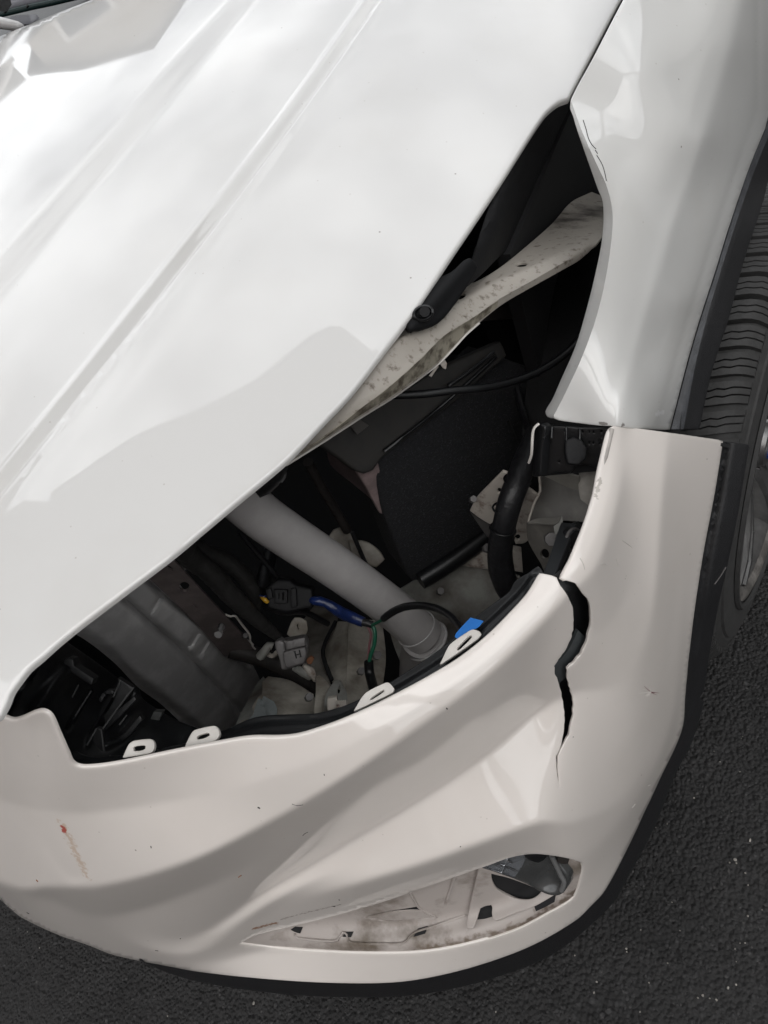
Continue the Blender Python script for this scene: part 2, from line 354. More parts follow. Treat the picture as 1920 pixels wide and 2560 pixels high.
def line_sd(L, x, y):                       # signed distance to a nearly straight plan line (left of travel is +)
    t = np.polyfit(L[:, 1], L[:, 0], 2 if len(L) > 3 else 1); sx = np.polyval(t, y); sl_ = np.polyval(np.polyder(t), y); return (x-sx)/np.sqrt(1+sl_**2)
C1 = to_xy([(-60, 745), (60, 612), (260, 382), (420, 190), (590, 5)])
C2 = to_xy([(60, 1090), (156, 960), (330, 750), (520, 520), (700, 275), (903, 0)])
def sst(u, a, b): t = np.clip((u-a)/(b-a), 0, 1); return t*t*(3-2*t)
def hood_z(x, y):
    z = hood_base(x, y); fr = sst(y, .0, .18)
    s1 = line_sd(C1, x, y); z = z-.008*sst(s1, -.024, .024)*fr
    s2 = line_sd(C2, x, y); z = z-.0028*sst(s2, -.009, .009)*fr+.0018*np.exp(-((s2+.002)/.0050)**2)*fr-.0018*np.exp(-((s2-.0075)/.0038)**2)*fr+.0012*np.exp(-((s2-.0150)/.0038)**2)*fr+.0015*np.exp(-((s2-.050)/.045)**2)*fr
    return z
def hood_dep(x, y): return march(x, y, hood_z)
HOOD = [(-900, 690), (-430, 300), (0, 91), (61, 66), (149, 30), (228, 0), (420, -75), (800, -200), (1250, -330), (1690, -420), (1790, -440),
        (1640, -170), (1544, 0), (1480, 122), (1417, 242), (1394, 250), (1371, 267), (1353, 286), (1300, 366), (1249, 446), (1180, 550), (1112, 650), (1044, 753), (1000, 812), (942, 886),
        (869, 979), (806, 1045), (722, 1133), (677, 1173), (583, 1250), (505, 1315), (420, 1386), (300, 1476), (193, 1557), (135, 1604), (96, 1639), (60, 1670), (39, 1697), (17, 1728), (3, 1762), (-12, 1790), (-60, 1800), (-330, 1712), (-700, 1570), (-950, 1460)]
_c2 = [(-40, 1220), (60, 1090), (156, 960), (330, 750), (520, 520), (700, 275), (903, 0), (1060, -210)]
hood = panel('hood', HOOD, hood_dep, M['hood'], car, step=12, thick=.006, r=.003, lines=[[(x+k*.79, y+k*.61) for x, y in _c2] for k in np.arange(-24, 52, 3.4)])
hood['label'] = 'glossy white hood reflecting clouds and houses'

# ---- bumper: lofted between shape lines (rim, shoulder, crease, fog-lamp brow, lower lip), each knot a point of known height
def loft(cols, rows, sigma, cell=5.0, nu=46, nv=10):
    """cols: list of dicts row -> (px, py, z or None for wheel-arch) ; returns a smooth inverse-depth surface"""
    G = np.zeros((len(cols), len(rows), 3))
    for i, c in enumerate(cols):
        ks = [rows.index(k) for k in c]; v = []
        for k in c:
            x, y, z = c[k]; v.append((x, y, 1/(float(dz(x, y, z)) if z < 5 else arch_z(x, y, z-5))))
        v = np.array(v)
        for q in range(3): G[i, :, q] = np.interp(range(len(rows)), ks, v[:, q])
    n = len(cols); U = []
    for i in range(n-1):
        p0 = G[i-1] if i else 2*G[0]-G[1]; p3 = G[i+2] if i+2 < n else 2*G[i+1]-G[i]
        for j in range(nu):
            t = j/nu; U.append(.5*((2*G[i])+(-p0+G[i+1])*t+(2*p0-5*G[i]+4*G[i+1]-p3)*t*t+(-p0+3*G[i]-3*G[i+1]+p3)*t**3))
    U.append(G[-1]); U = np.array(U); nr = len(rows)
    # run both ends on so that smoothing has support beyond the rims
    U = np.concatenate([U[:, :1]-(U[:, 1:2]-U[:, :1])*1.0, U, U[:, -1:]+(U[:, -1:]-U[:, -2:-1])*1.0], 1)
    base = Dep([(x, y, 1/w) for x, y, w in G[::1, ::2].reshape(-1, 3)], .02)
    vv = np.linspace(0, U.shape[1]-1, (U.shape[1]-1)*nv*2+1); k = np.clip(vv.astype(int), 0, U.shape[1]-2); t = (vv-k)[None, :, None]
    Pp = U[:, k]*(1-t)+U[:, k+1]*t; Pp = Pp.reshape(-1, 3)
    x0, y0 = Pp[:, :2].min(0)-80; x1, y1 = Pp[:, :2].max(0)+80; w = int((x1-x0)/cell)+1; h = int((y1-y0)/cell)+1
    res = Pp[:, 2]-1/base(Pp[:, 0], Pp[:, 1]); fx = (Pp[:, 0]-x0)/cell; fy = (Pp[:, 1]-y0)/cell
    A = np.zeros((h, w)); B = np.zeros((h, w)); ix = fx.astype(int); iy = fy.astype(int)
    for dx in (0, 1):
        for dy in (0, 1):
            ww = (1-abs(fx-ix-dx))*(1-abs(fy-iy-dy)); np.add.at(A, (iy+dy, ix+dx), ww*res); np.add.at(B, (iy+dy, ix+dx), ww)
    msk = (B > .02); A = np.where(msk, A/np.maximum(B, 1e-9), 0); B = msk.astype(float)
    def blur(Z, sg):
        r_ = int(sg*3)+1; kk = np.exp(-np.arange(-r_, r_+1)**2/2/sg**2); kk /= kk.sum()
        Z = np.apply_along_axis(lambda q: np.convolve(q, kk, 'same'), 0, Z); return np.apply_along_axis(lambda q: np.convolve(q, kk, 'same'), 1, Z)
    out = None
    for sg in (1.5, 5, 14):                                   # fill gaps outwards
        bb = blur(B, sg); ff = np.where(bb > .02, blur(A*B, sg)/np.maximum(bb, 1e-9), 0)
        A = np.where(B > .5, A, ff); B = np.where((B > .5) | (bb > .02), 1.0, 0)
    R = blur(A, sigma/cell)
    def f(x, y):
        x = np.asarray(x, float); y = np.asarray(y, float); sh = x.shape; x = x.ravel(); y = y.ravel()
        a_ = np.clip((x-x0)/cell, 1, w-3); b_ = np.clip((y-y0)/cell, 1, h-3); i = a_.astype(int); j = b_.astype(int); tx = a_-i; ty = b_-j
        def cw(t): return [(-t+2*t*t-t**3)/2, (2-5*t*t+3*t**3)/2, (t+4*t*t-3*t**3)/2, (-t*t+t**3)/2]
        wx, wy = cw(tx), cw(ty); s_ = 0
        for p in range(4):
            for q in range(4): s_ = s_+wx[p]*wy[q]*R[j+q-1, i+p-1]
        return (1/(1/base(x, y)+s_)).reshape(sh)
    return f
ROWS = ['T', 'M', 'D', 'E', 'F', 'G', 'H', 'K', 'L', 'B']
BCOLS = [
 dict(T=(-300, 1690, .87), M=(-300, 1880, .75), D=(-300, 2060, .62), B=(-300, 2120, .52)),
 dict(T=(10, 1798, .868), M=(10, 2000, .748), D=(5, 2210, .605), B=(15, 2262, .50)),
 dict(T=(110, 1786, .874), M=(115, 2025, .747), D=(125, 2218, .635), E=(125, 2250, .57), B=(145, 2337, .41)),
 dict(T=(200, 1918, .814), M=(215, 2032, .748), D=(265, 2213, .660), E=(270, 2290, .52), B=(289, 2389, .33)),
 dict(T=(434, 1885, .797), M=(420, 2005, .749), D=(480, 2150, .703), E=(480, 2230, .582), F=(470, 2345, .416), G=(472, 2368, .391), H=(475, 2385, .375), K=(480, 2398, .35), L=(485, 2410, .33), B=(500, 2430, .30)),
 dict(T=(627, 1849, .789), M=(640, 1955, .760), D=(700, 2040, .727), F=(685, 2217, 0.509), G=(690, 2245, 0.505), H=(700, 2268, .471), K=(690, 2326, .39), L=(690, 2372, .335), B=(700, 2449, .295)),
 dict(T=(830, 1817, .783), M=(858, 1872, .769), D=(890, 1925, .751), F=(850, 2118, 0.562), H=(905, 2205, .536), K=(900, 2269, .44), L=(900, 2386, .33), B=(890, 2457, .285)),
 dict(T=(1000, 1737, .777), M=(1035, 1772, .768), D=(1067, 1803, .755), F=(1030, 2013, 0.602), H=(1060, 2158, .555), K=(1050, 2222, .466), L=(1070, 2382, .33), B=(1075, 2443, .283)),
 dict(T=(1155, 1645, .770), M=(1187, 1669, .765), D=(1217, 1690, .756), F=(1195, 1903, 0.617), H=(1210, 2105, .561), K=(1200, 2168, .482), L=(1220, 2350, .33), B=(1240, 2398, .28)),
 dict(T=(1285, 1529, .770), M=(1312, 1551, .765), D=(1340, 1572, .757), F=(1330, 1790, 0.617), H=(1350, 2056, .551), K=(1350, 2134, .474), L=(1350, 2300, .33), B=(1370, 2342, .28)),
 dict(T=(1370, 1440, .774), M=(1392, 1466, .769), D=(1414, 1490, .761), F=(1430, 1735, 0.620), H=(1444, 2052, .503), K=(1455, 2140, .43), L=(1470, 2205, .35), B=(1500, 2240, .282)),
 dict(T=(1440, 1375, .777), M=(1467, 1394, .770), D=(1492, 1412, .759), E=(1530, 1550, .672), F=(1560, 1700, .585), G=(1570, 1850, .50), H=(1578, 1970, .42), K=(1585, 2005, .38), L=(1590, 2030, .34), B=(1600, 2055, .284)),
 dict(T=(1490, 1233, .782), M=(1518, 1247, .776), D=(1542, 1258, .766), E=(1590, 1400, .69), F=(1630, 1540, .612), G=(1655, 1660, .52), H=(1670, 1730, .455), K=(1685, 1775, .40), L=(1695, 1800, .35), B=(1707, 1826, .30)),
 dict(T=(1511, 1136, .788), M=(1538, 1144, .781), D=(1560, 1150, .772), F=(1655, 1250, .712), B=(1755, 1400, 5.41)),
 dict(T=(1524, 1078, .792), M=(1550, 1082, .784), D=(1572, 1085, .774), F=(1670, 1093, .738), B=(1807, 1102, 5.405)),
 dict(T=(1530, 1040, .794), M=(1554, 1044, .786), D=(1576, 1047, .776), F=(1675, 1055, .742), B=(1812, 1062, 5.405)),
]
bump_dep = loft(BCOLS, ROWS, 5.5)
BTOP = [(0, 1793), (34, 1805), (63, 1798), (92, 1786), (108, 1783), (122, 1792), (140, 1832), (164, 1885), (176, 1909), (198, 1921), (241, 1921), (309, 1911), (434, 1885), (555, 1861), (627, 1849), (699, 1848), (745, 1843), (800, 1827),
        (856, 1806), (930, 1773), (1000, 1737), (1082, 1691), (1155, 1645), (1227, 1587), (1285, 1529), (1323, 1486), (1352, 1438), (1389, 1448)]
CRL = [(1401, 1465), (1423, 1491), (1435, 1520), (1439, 1550), (1437, 1575), (1431, 1600), (1414, 1630), (1401, 1648), (1389, 1664), (1390, 1685), (1397, 1702), (1406, 1731), (1412, 1769), (1415, 1800), (1412, 1835), (1400, 1871), (1392, 1889), (1391, 1912), (1394, 1940), (1398, 1973)]
CRR = [(1396.5, 1938), (1394.5, 1912), (1395.5, 1892), (1407, 1868), (1418, 1838), (1429, 1790), (1430, 1765), (1429, 1744), (1421, 1722), (1416, 1702), (1415, 1672), (1427, 1662), (1448, 1638), (1465, 1600), (1473, 1562), (1475, 1533), (1469, 1503), (1454, 1478), (1441, 1459), (1406, 1444)]
BRT = [(1418, 1421), (1431, 1398), (1456, 1339), (1473, 1292), (1490, 1233), (1498, 1191), (1511, 1136), (1526, 1081), (1534, 1071), (1545, 1068), (1600, 1075), (1680, 1087), (1760, 1099), (1807, 1106),
       (1785, 1242), (1759, 1379), (1737, 1521), (1721, 1654), (1713, 1740), (1705, 1824), (1649, 1949), (1575, 2108), (1513, 2225), (1478, 2264), (1439, 2301), (1331, 2363), (1203, 2411), (1075, 2443), (973, 2456), (820, 2456), (660, 2446), (500, 2430), (434, 2418), (289, 2389), (220, 2363), (145, 2337), (58, 2296), (23, 2270), (0, 2249), (-120, 2190), (-300, 2120), (-300, 1690), (-120, 1748)]
CRLw = [(x-(4 if 1480 < y < 1860 else 1), y) for x, y in CRL[:-1]]; CRRw = [(x+(5 if 1480 < y < 1860 else 1), y) for x, y in CRR[:-1]]+[CRR[-1]]
jag = lambda L, s: [(x+rng.normal(0, s), y+rng.normal(0, s)) for x, y in L]
def dens(L, n=3):
    out = []
    for a, b in zip(L[:-1], L[1:]):
        for k in range(n): out.append((a[0]+(b[0]-a[0])*k/n, a[1]+(b[1]-a[1])*k/n))
    return out+[L[-1]]
FOG = [(596, 2360), (640, 2338), (740, 2313), (860, 2283), (960, 2254), (1060, 2219), (1150, 2188), (1230, 2160), (1275, 2144), (1330, 2135), (1390, 2140), (1440, 2150), (1457, 2155), (1460, 2170), (1452, 2205), (1440, 2238), (1418, 2258), (1370, 2285), (1300, 2322), (1220, 2350), (1120, 2374), (1040, 2384), (930, 2386), (820, 2382), (720, 2375), (650, 2367)]
bumper = panel('front_bumper', BTOP+jag(dens(CRLw), .8)+[CRL[-1]]+jag(dens(CRRw), .8)+BRT, bump_dep, M['bumper'], car, step=8, holes=[FOG], thick=.003, r=.0022, sharp=50, rf=lambda x, y: .3 if (1380 < x < 1480 and 1448 < y < 2000) or (500 < x < 1440 and 2120 < y < 2350) else 1)
bumper['label'] = 'cream white bumper skin split by a long jagged crack'

# ---- fender
FC = zc([(1366, 1035, .80), (1389, 1046, .795), (1456, 1056, .79), (1528, 1062, .79), (1600, 1069, .765), (1400, 955, .822), (1440, 862, .845), (1469, 764, .868), (1489, 683, .887), (1504, 608, .903), (1509, 550, .915), (1507, 503, .925), (1495, 472, .932), (1463, 382, .948), (1443, 324, .957), (1426, 263, .966),
         (1563, 0, .995), (1680, -200, 1.01), (1790, -380, 1.02), (1600, 180, .965), (1560, 400, .925), (1600, 560, .888), (1540, 900, .822), (1600, 900, .795), (1650, 700, .835), (1700, 500, .862), (1760, 340, .888), (1828, 116, .91), (1854, 0, .925), (1700, 180, .94), (1720, 0, .965), (1950, -300, .96),
         (1640, 950, .76), (1700, 750, .79), (1760, 560, .81)])
FC += [(x, y, arch_z(x, y, rr)) for x, y, rr in [(1675, 1071, .405), (1718, 906, .407), (1750, 796, .408), (1788, 678, .409), (1823, 565, .410), (1873, 419, .412), (1920, 290, .414)]]
FC += zc([(2010, 50, .72), (2090, -150, .66)])
fend_dep = Dep(FC, .00002)
FIN = [(1431, 262), (1452, 320), (1474, 372), (1500, 428), (1514, 458), (1527, 503), (1532, 550), (1524, 637), (1506, 735), (1484, 815), (1452, 900), (1417, 975), (1384, 1040)]
_fin = smooth_poly(FIN, 12, closed=False)
def fend_full(x, y):
    d = fend_dep(x, y); s = segdist(_fin, np.asarray(x, float), np.asarray(y, float), False)
    # the flange left of the crease folds down into the opening; a dent sits by the torn edge
    xi = np.interp(y, _fin[:, 1], _fin[:, 0]); lft = (x < xi) & (y > 262)
    d = d+np.where(lft, np.minimum(s, 40)*.0009, 0)
    d = d+.0022*np.exp(-(((x-1530)/26)**2+((y-500)/70)**2))+.0014*np.exp(-(((x-1540)/40)**2+((y-1040)/50)**2))
    # soft body line running up the fender
    bx = np.interp(y, [0, 116, 347, 579, 868, 1060], [1854, 1826, 1757, 1674, 1592, 1540]); u = (x-bx)
    d = d-.0026*np.exp(-(u/20)**2)+.0030*np.exp(-((u-58)/34)**2)
    # wheel-arch lip groove
    ex = np.interp(y, [272, 451, 637, 868, 1070], [1925, 1862, 1802, 1730, 1675]); w = ex-x
    return d+.0022*np.exp(-((w-30)/7)**2)
FEND = [(1563, 0), (1493, 133), (1426, 263), (1433, 290), (1443, 324), (1463, 382), (1480, 430), (1495, 472), (1507, 503), (1509, 550), (1504, 608), (1489, 683), (1469, 764), (1440, 862), (1400, 955), (1380, 1000), (1364, 1028), (1368, 1039), (1389, 1046), (1456, 1056), (1500, 1061), (1528, 1062), (1600, 1069), (1675, 1073),
        (1718, 906), (1750, 796), (1788, 678), (1823, 565), (1873, 419), (1925, 290), (2010, 50), (2110, -200), (1800, -420), (1660, -180)]
fender = panel('front_fender', FEND, fend_full, M['fender'], car, step=9, lines=[FIN], thick=.003, r=.0016, sharp=50)
fender['label'] = 'white front fender with a dented, torn forward edge'
# ------------------------------------------------------------------ parts inside and around the headlight opening
def Q(o, *pts): return [(o[0]+o[2]*x, o[1]+o[2]*y) for x, y in pts]
K1 = (550, 750, .3014); K2 = (1100, 1050, .3014); K3 = (1050, 550, .3014); K4 = (150, 1350, .3014); K5 = (0, 1550, .3014); K6 = (550, 1450, .2411); K7 = (1150, 2100, .211)
ZA = (0, 1200, .4822); ZB = (600, 1100, .4822); ZC = (700, 600, .4822); ZD = (1220, 900, .422); ZF = (500, 2050, .639); ZT = (1620, 400, .3165); ZU = (1620, 1100, .3165); ZR = (1400, 1700, .389)
def E_(c, rx, ry, a=0, n=12): return [(c[0]+rx*math.cos(t)*math.cos(a)-ry*math.sin(t)*math.sin(a), c[1]+rx*math.cos(t)*math.sin(a)+ry*math.sin(t)*math.cos(a)) for t in np.linspace(0, 2*math.pi, n, endpoint=False)]
def bump_fold(lines):
    """extra depth as a function of distance to image-space fold lines: list of (polyline, amplitude, width)"""
    L = [(smooth_poly(l, 10, closed=False), a, w) for l, a, w in lines]
    def f(x, y):
        d = 0
        for l, a, w in L: d = d+a*np.exp(-(segdist(l, x, y, False)/w)**2)
        return d
    return f
def side_of(L):
    l = smooth_poly(L, 10, closed=False)
    def f(x, y):                                              # signed distance, + below/right of a line running left to right
        yy = np.interp(x, l[:, 0], l[:, 1]); return (y-yy)*.8
    return f

# -- scuffed rail across the opening
rb = Dep([(710, 1160, .600), (1100, 850, .655), (1330, 690, .70), (1500, 590, .76), (1530, 490, .90), (1000, 800, .64), (1250, 780, .69)])
rl = side_of([(690, 1165), (743, 1136), (812, 1091), (897, 1024), (972, 967), (1050, 898), (1110, 839), (1186, 791), (1246, 749), (1321, 707), (1420, 650), (1500, 600)])
ru = side_of([(690, 1100), (850, 960), (1000, 850), (1104, 787), (1149, 757), (1231, 709), (1321, 672), (1420, 625), (1500, 580)])
def rail_dep(x, y):
    s = rl(x, y); u = ru(x, y); return rb(x, y)+np.clip(s, 0, 60)*.00055+np.clip(-u, 0, 80)*.0008-.0022*np.exp(-(s/5)**2)-.0012*np.exp(-(u/7)**2)
RAIL = [(700, 1152), (712, 1162), (760, 1133), (812, 1100), (906, 1039), (984, 991), (1050, 943), (1095, 909), (1137, 866), (1165, 835), (1198, 806), (1255, 761), (1321, 722), (1409, 672), (1448, 649), (1475, 625), (1505, 590), (1535, 540), (1530, 500), (1480, 480), (1430, 505), (1380, 560), (1321, 612), (1261, 661), (1219, 689), (1180, 708), (1120, 720), (1040, 760), (930, 870), (800, 1010), (690, 1125)]
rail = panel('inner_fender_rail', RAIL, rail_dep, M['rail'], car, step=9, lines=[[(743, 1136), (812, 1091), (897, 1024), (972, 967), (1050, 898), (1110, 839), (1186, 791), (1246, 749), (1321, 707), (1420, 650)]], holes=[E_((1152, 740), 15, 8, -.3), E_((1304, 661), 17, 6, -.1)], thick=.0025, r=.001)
rail['label'] = 'scuffed off-white metal rail with peeling dirty paint and two holes'
_rg = [(743, 1137), (812, 1092), (897, 1026), (972, 969), (1050, 900), (1110, 841), (1186, 793), (1246, 751)]
panel('rail_flange', _rg+[(1243, 768), (1196, 804), (1163, 833), (1135, 864), (1093, 906), (1048, 940), (982, 988), (904, 1036), (812, 1096), (762, 1129)], lambda x, y: rail_dep(x, y)-.0009, mat('grimy_olive_flange', (.30, .275, .22), .6, col2=(.09, .075, .055), nscale=70, c2range=(.40, .56), bump=.3, bscale=160), car, 6, thick=.001)
tube('rail_edge_seam', [(715, 1163, .606), (812, 1102, .618), (906, 1041, .635), (984, 993, .650), (1050, 945, .664), (1095, 911, .672), (1137, 868, .678), (1165, 837, .682), (1198, 808, .690)], .0011, M['tab'], car, 6)
panel('rail_flange_tip', Q(K1, (1400, 790), (1430, 768), (1480, 765), (1440, 810), (1400, 830)), [(980, 990, .648)], M['tab'], car, 6, thick=.001)
panel('rail_clip', Q(K3, (165, 1190), (200, 1150), (225, 1190), (215, 1235), (190, 1225)), [(1110, 915, .70)], M['bracket'], car, 6, thick=.002)
panel('rail_clip', Q(K3, (75, 1290), (140, 1205), (155, 1215), (95, 1300)), [(1080, 930, .70)], M['bracket'], car, 6, thick=.002)
# -- black duct and rubber hood stop behind the rail's upper end
def duct_dep(x, y): return Dep([(1200, 560, .68), (1160, 715, .665), (1420, 350, .90)])(x, y)+.012*np.exp(-((x-1235-(600-y)*.35)/26)**2)*-1
panel('air_duct', [(1330, 250), (1300, 320), (1252, 450), (1240, 480), (1215, 538), (1194, 608), (1180, 660), (1160, 700), (1130, 735), (1160, 722), (1200, 690), (1240, 650), (1284, 608), (1330, 567), (1390, 515), (1440, 440), (1462, 340), (1440, 240)], lambda x, y: np.maximum(duct_dep(x, y), hood_dep(x, y)+.02), M['black_dull'], car, step=12, thick=.002)
panel('hood_stop', [(1040, 745), (1062, 722), (1095, 698), (1135, 680), (1180, 655), (1192, 668), (1172, 700), (1140, 745), (1105, 788), (1078, 808), (1052, 818), (1028, 812), (1012, 795)], lambda x, y: Dep([(1050, 780, .642), (1180, 670, .668), (1040, 745, .645)])(x, y)-.010*np.exp(-(((x-1060)*.75+(y-780)*.66-((x-1060)+(780-y))*0)/26)**2), mat('hood_stop_rubber', (.004, .0042, .005), .7, spec=.25), car, step=7, thick=.006, r=.004)
tube('hood_stop_rim', [W(1058+22*math.cos(a)-4*math.sin(a), 783+17*math.sin(a), .629) for a in np.linspace(0, 2*math.pi, 25)], .0018, M['black'], car, 6, step=.003, world=True)
tube('hood_stop_socket', [(1060, 781, .630), (1062, 779, .624)], [.0045, .0045], M['void'], car, 10, step=.003)
# -- dark ribs of the inner wing seen past the rail
panel('inner_wing_panel', [(1180, 720), (1500, 560), (1520, 700), (1480, 860), (1400, 1050), (1330, 1060), (1250, 900), (1200, 800)], [(1250, 800, .98), (1480, 600, .90), (1400, 1000, 1.02)], M['void'], car, 20, thick=.002)
BR = mat('dark_brown_rib', (.035, .03, .028), .6, noise=.4, nscale=40)
panel('wing_rib', Q(K3, (990, 520), (1120, 460), (1350, 330), (1420, 420), (1380, 640), (1090, 940), (1080, 900), (1010, 600)), [(1380, 700, .90)], BR, car, 12, thick=.004)
panel('wing_rib', Q(K3, (820, 640), (1000, 560), (1080, 930), (1085, 965), (960, 1010), (930, 990), (880, 960), (835, 830)), [(1340, 780, .93), (1320, 700, .9), (1370, 830, .95)], BR, car, 10, thick=.006)
panel('wing_rib', Q(K3, (950, 1010), (1060, 990), (1130, 1180), (1120, 1650), (990, 1700), (965, 1350)), [(1350, 950, .97)], BR, car, 14, thick=.006)
panel('wing_rib', Q(K3, (490, 840), (680, 720), (820, 700), (830, 810), (600, 830)), [(1230, 790, .88)], BR, car, 10, thick=.004)
tube('bonnet_cable', Q3 := [(985, 988, .70), (1060, 985, .71), (1134, 976, .72), (1230, 966, .74), (1327, 938, .77), (1414, 884, .80), (1470, 820, .83), (1500, 760, .86)], .0042, M['black'], car, 10)
tube('wing_wire', [(1270, 1050, .86), (1290, 1100, .87), (1305, 1130, .88)], .0018, M['black_dull'], car, 6)
# -- battery tray and felt-covered box
felt = panel('felt_box', [(946, 1147), (1040, 1075), (1134, 1000), (1240, 899), (1330, 930), (1370, 1060), (1330, 1200), (1260, 1290), (1198, 1341), (1100, 1418), (1052, 1446), (1037, 1448), (1026, 1436), (985, 1330), (971, 1293), (957, 1240), (942, 1168)],
             [(946, 1147, .80), (1240, 899, .84), (1039, 1447, .96), (1330, 1200, .96)], M['felt'], car, 16, thick=.05, r=.004)
felt['label'] = 'fuzzy black felt box behind the tube'
panel('felt_box_lid', [(800, 1105), (870, 1060), (985, 998), (1100, 930), (1250, 860), (1262, 888), (1134, 998), (1040, 1073), (950, 1142), (930, 1170), (912, 1178), (893, 1172), (850, 1140)], [(810, 1110, .76), (1240, 880, .82), (920, 1175, .785)], mat('dusty_black_lid', (.008, .008, .008), .7, col2=(.018, .016, .014), nscale=30), car, 14, thick=.012, r=.003)
tube('lid_bead', [(960, 1128, .785), (1060, 1052, .795), (1150, 975, .805), (1240, 892, .82)], .0022, M['black'], car, 6)
tube('lid_bead', [(1120, 965, .79), (1180, 925, .80), (1235, 880, .81)], .0022, M['black'], car, 6)
panel('lid_sticker', Q(K1, (1070, 1035), (1150, 985), (1235, 1040), (1140, 1115)), [(896, 1066, .762)], mat('faded_sticker', (.05, .045, .04), .6), car, 8, thick=.0006)
tube('felt_box_foot', [(1050, 1452, .955), (1130, 1402, .965), (1215, 1340, .975), (1250, 1310, .98)], [.012, .013, .013, .013], M['black'], car, 10)
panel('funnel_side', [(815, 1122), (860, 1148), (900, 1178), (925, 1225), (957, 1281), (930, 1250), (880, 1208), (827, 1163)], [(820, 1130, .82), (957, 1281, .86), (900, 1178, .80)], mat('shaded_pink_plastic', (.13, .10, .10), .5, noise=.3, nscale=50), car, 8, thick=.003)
panel('funnel', [(897, 1180), (915, 1176), (930, 1156), (940, 1160), (950, 1190), (962, 1235), (971, 1270), (967, 1284), (955, 1281), (938, 1250), (920, 1215)], [(899, 1177, .795), (971, 1272, .86), (940, 1160, .80)], M['pink'], car, 6, thick=.006, r=.003)
tube('support_rod', [(770, 1155, .86), (800, 1212, .90), (835, 1270, .94), (868, 1326, .98)], .0065, BR, car, 8)
panel('lower_clip_bracket', [(820, 1350), (835, 1327), (862, 1318), (880, 1335), (905, 1375), (895, 1395), (860, 1380)], [(860, 1350, 1.0)], M['panel_dirty'], car, 8, thick=.004, r=.002)
panel('lower_clip_bracket', [(874, 1352), (915, 1358), (945, 1378), (958, 1398), (940, 1415), (905, 1402), (885, 1388)], [(910, 1380, .985)], M['panel_dirty'], car, 8, holes=[E_((903, 1369), 5, 3)], thick=.004, r=.002)
_fd = Dep([(946, 1147, .80), (1240, 899, .84), (1039, 1447, .96), (1330, 1200, .96)]); V = []; Fc = []
_fp = np.array([(960, 1150), (1134, 1010), (1240, 912), (1320, 940), (1350, 1060), (1310, 1200), (1200, 1325), (1100, 1400), (1045, 1435), (985, 1310), (960, 1230)], float)
while len(Fc) < 1500:
    x, y = rng.uniform(950, 1350), rng.uniform(905, 1440)
    if not inside(_fp, np.array([x]), np.array([y]))[0]: continue
    a = rng.uniform(0, 6.28); L = rng.uniform(1.5, 6); w_ = .35
    q = [(x, y), (x+L*math.cos(a), y+L*math.sin(a)), (x+L*math.cos(a)-w_*math.sin(a), y+L*math.sin(a)+w_*math.cos(a)), (x-w_*math.sin(a), y+w_*math.cos(a))]
    b0 = len(V); d = _fd(np.array([p[0] for p in q]), np.array([p[1] for p in q]))
    for i, p in enumerate(q): V.append(W(p[0], p[1], float(d[i])-.0015-(.003 if i in (1, 2) else 0)))
    Fc.append((b0, b0+1, b0+2, b0+3))
lint = finish('felt_lint', V, Fc, mat('felt_fibre', (.075, .08, .09), .8), felt, False); lint['kind'] = 'stuff'
# -- the big grey tube and its socket
bt = tube('cross_tube', [(520, 1150, .70), (585, 1228, .735), (650, 1288, .77), (735, 1348, .80), (825, 1408, .835), (930, 1482, .88), (1010, 1545, .915), (1062, 1592, .935)], [.0245]*6+[.0255, .026], M['tube'], car, 28)
bt['label'] = 'grey painted tube running diagonally through the opening'
def ring(name, c, n, R, r_, m_, par):
    c = np.array(c); n = np.array(n, float); n /= np.linalg.norm(n); u = np.cross(n, [0, 0, 1]); u /= np.linalg.norm(u); w = np.cross(n, u)
    return tube(name, [c+R*(math.cos(a)*u+math.sin(a)*w) for a in np.linspace(0, 2*math.pi, 33)], r_, m_, par, 8, step=.004, world=True, cap=False)
e0 = W(1030, 1562, .922); e1 = W(1066, 1602, .94)
ring('tube_collar', e1, e1-e0, .0285, .0022, M['galv'], car)
tube('tube_socket', [(1058, 1592, .93), (1062, 1618, .965), (1060, 1660, 1.0), (1058, 1700, 1.04)], [.0285, .031, .033, .034], M['tube'], car, 24)
ring('tube_weld', W(1040, 1572, .928), e1-e0, .0262, .0012, M['galv'], car)
# -- vertical beam on the left with pressed grooves, and the plate with holes
bb = Dep([(201, 1555, .74), (497, 1829, 1.08), (400, 1400, .77), (640, 1650, 1.12), (300, 1690, .84)])
bf = bump_fold([([(270, 1455), (295, 1480), (375, 1552), (460, 1630), (551, 1727), (600, 1780)], .030, 8), ([(330, 1410), (355, 1434), (421, 1495), (527, 1576), (620, 1660)], .032, 8), ([(400, 1490), (390, 1515), (376, 1530)], .008, 4), ([(495, 1585), (478, 1610), (465, 1622)], .009, 5), ([(517, 1604), (505, 1625), (492, 1645)], .008, 4)])
lo_edge = side_of([(150, 1545), (180, 1571), (280, 1642), (343, 1706), (403, 1751), (497, 1829), (540, 1870)])
def beam_dep(x, y):
    s = lo_edge(x, y); return bb(x, y)+bf(x, y)+.03*sst(s, -28, 10)
beam = panel('radiator_support', [(120, 1560), (150, 1580), (190, 1586), (280, 1652), (343, 1716), (403, 1761), (490, 1840), (560, 1880), (660, 1790), (650, 1700), (600, 1620), (470, 1485), (400, 1400), (330, 1400), (220, 1480)], beam_dep, M['galv'], car, step=7, lines=[[(295, 1480), (375, 1552), (460, 1630), (551, 1727)], [(355, 1434), (421, 1495), (527, 1576)]], thick=.004)
beam['label'] = 'grey pressed steel upright with two long grooves'
PL = mat('dim_bracket_steel', (.15, .125, .12), .5, noise=.3, nscale=40)
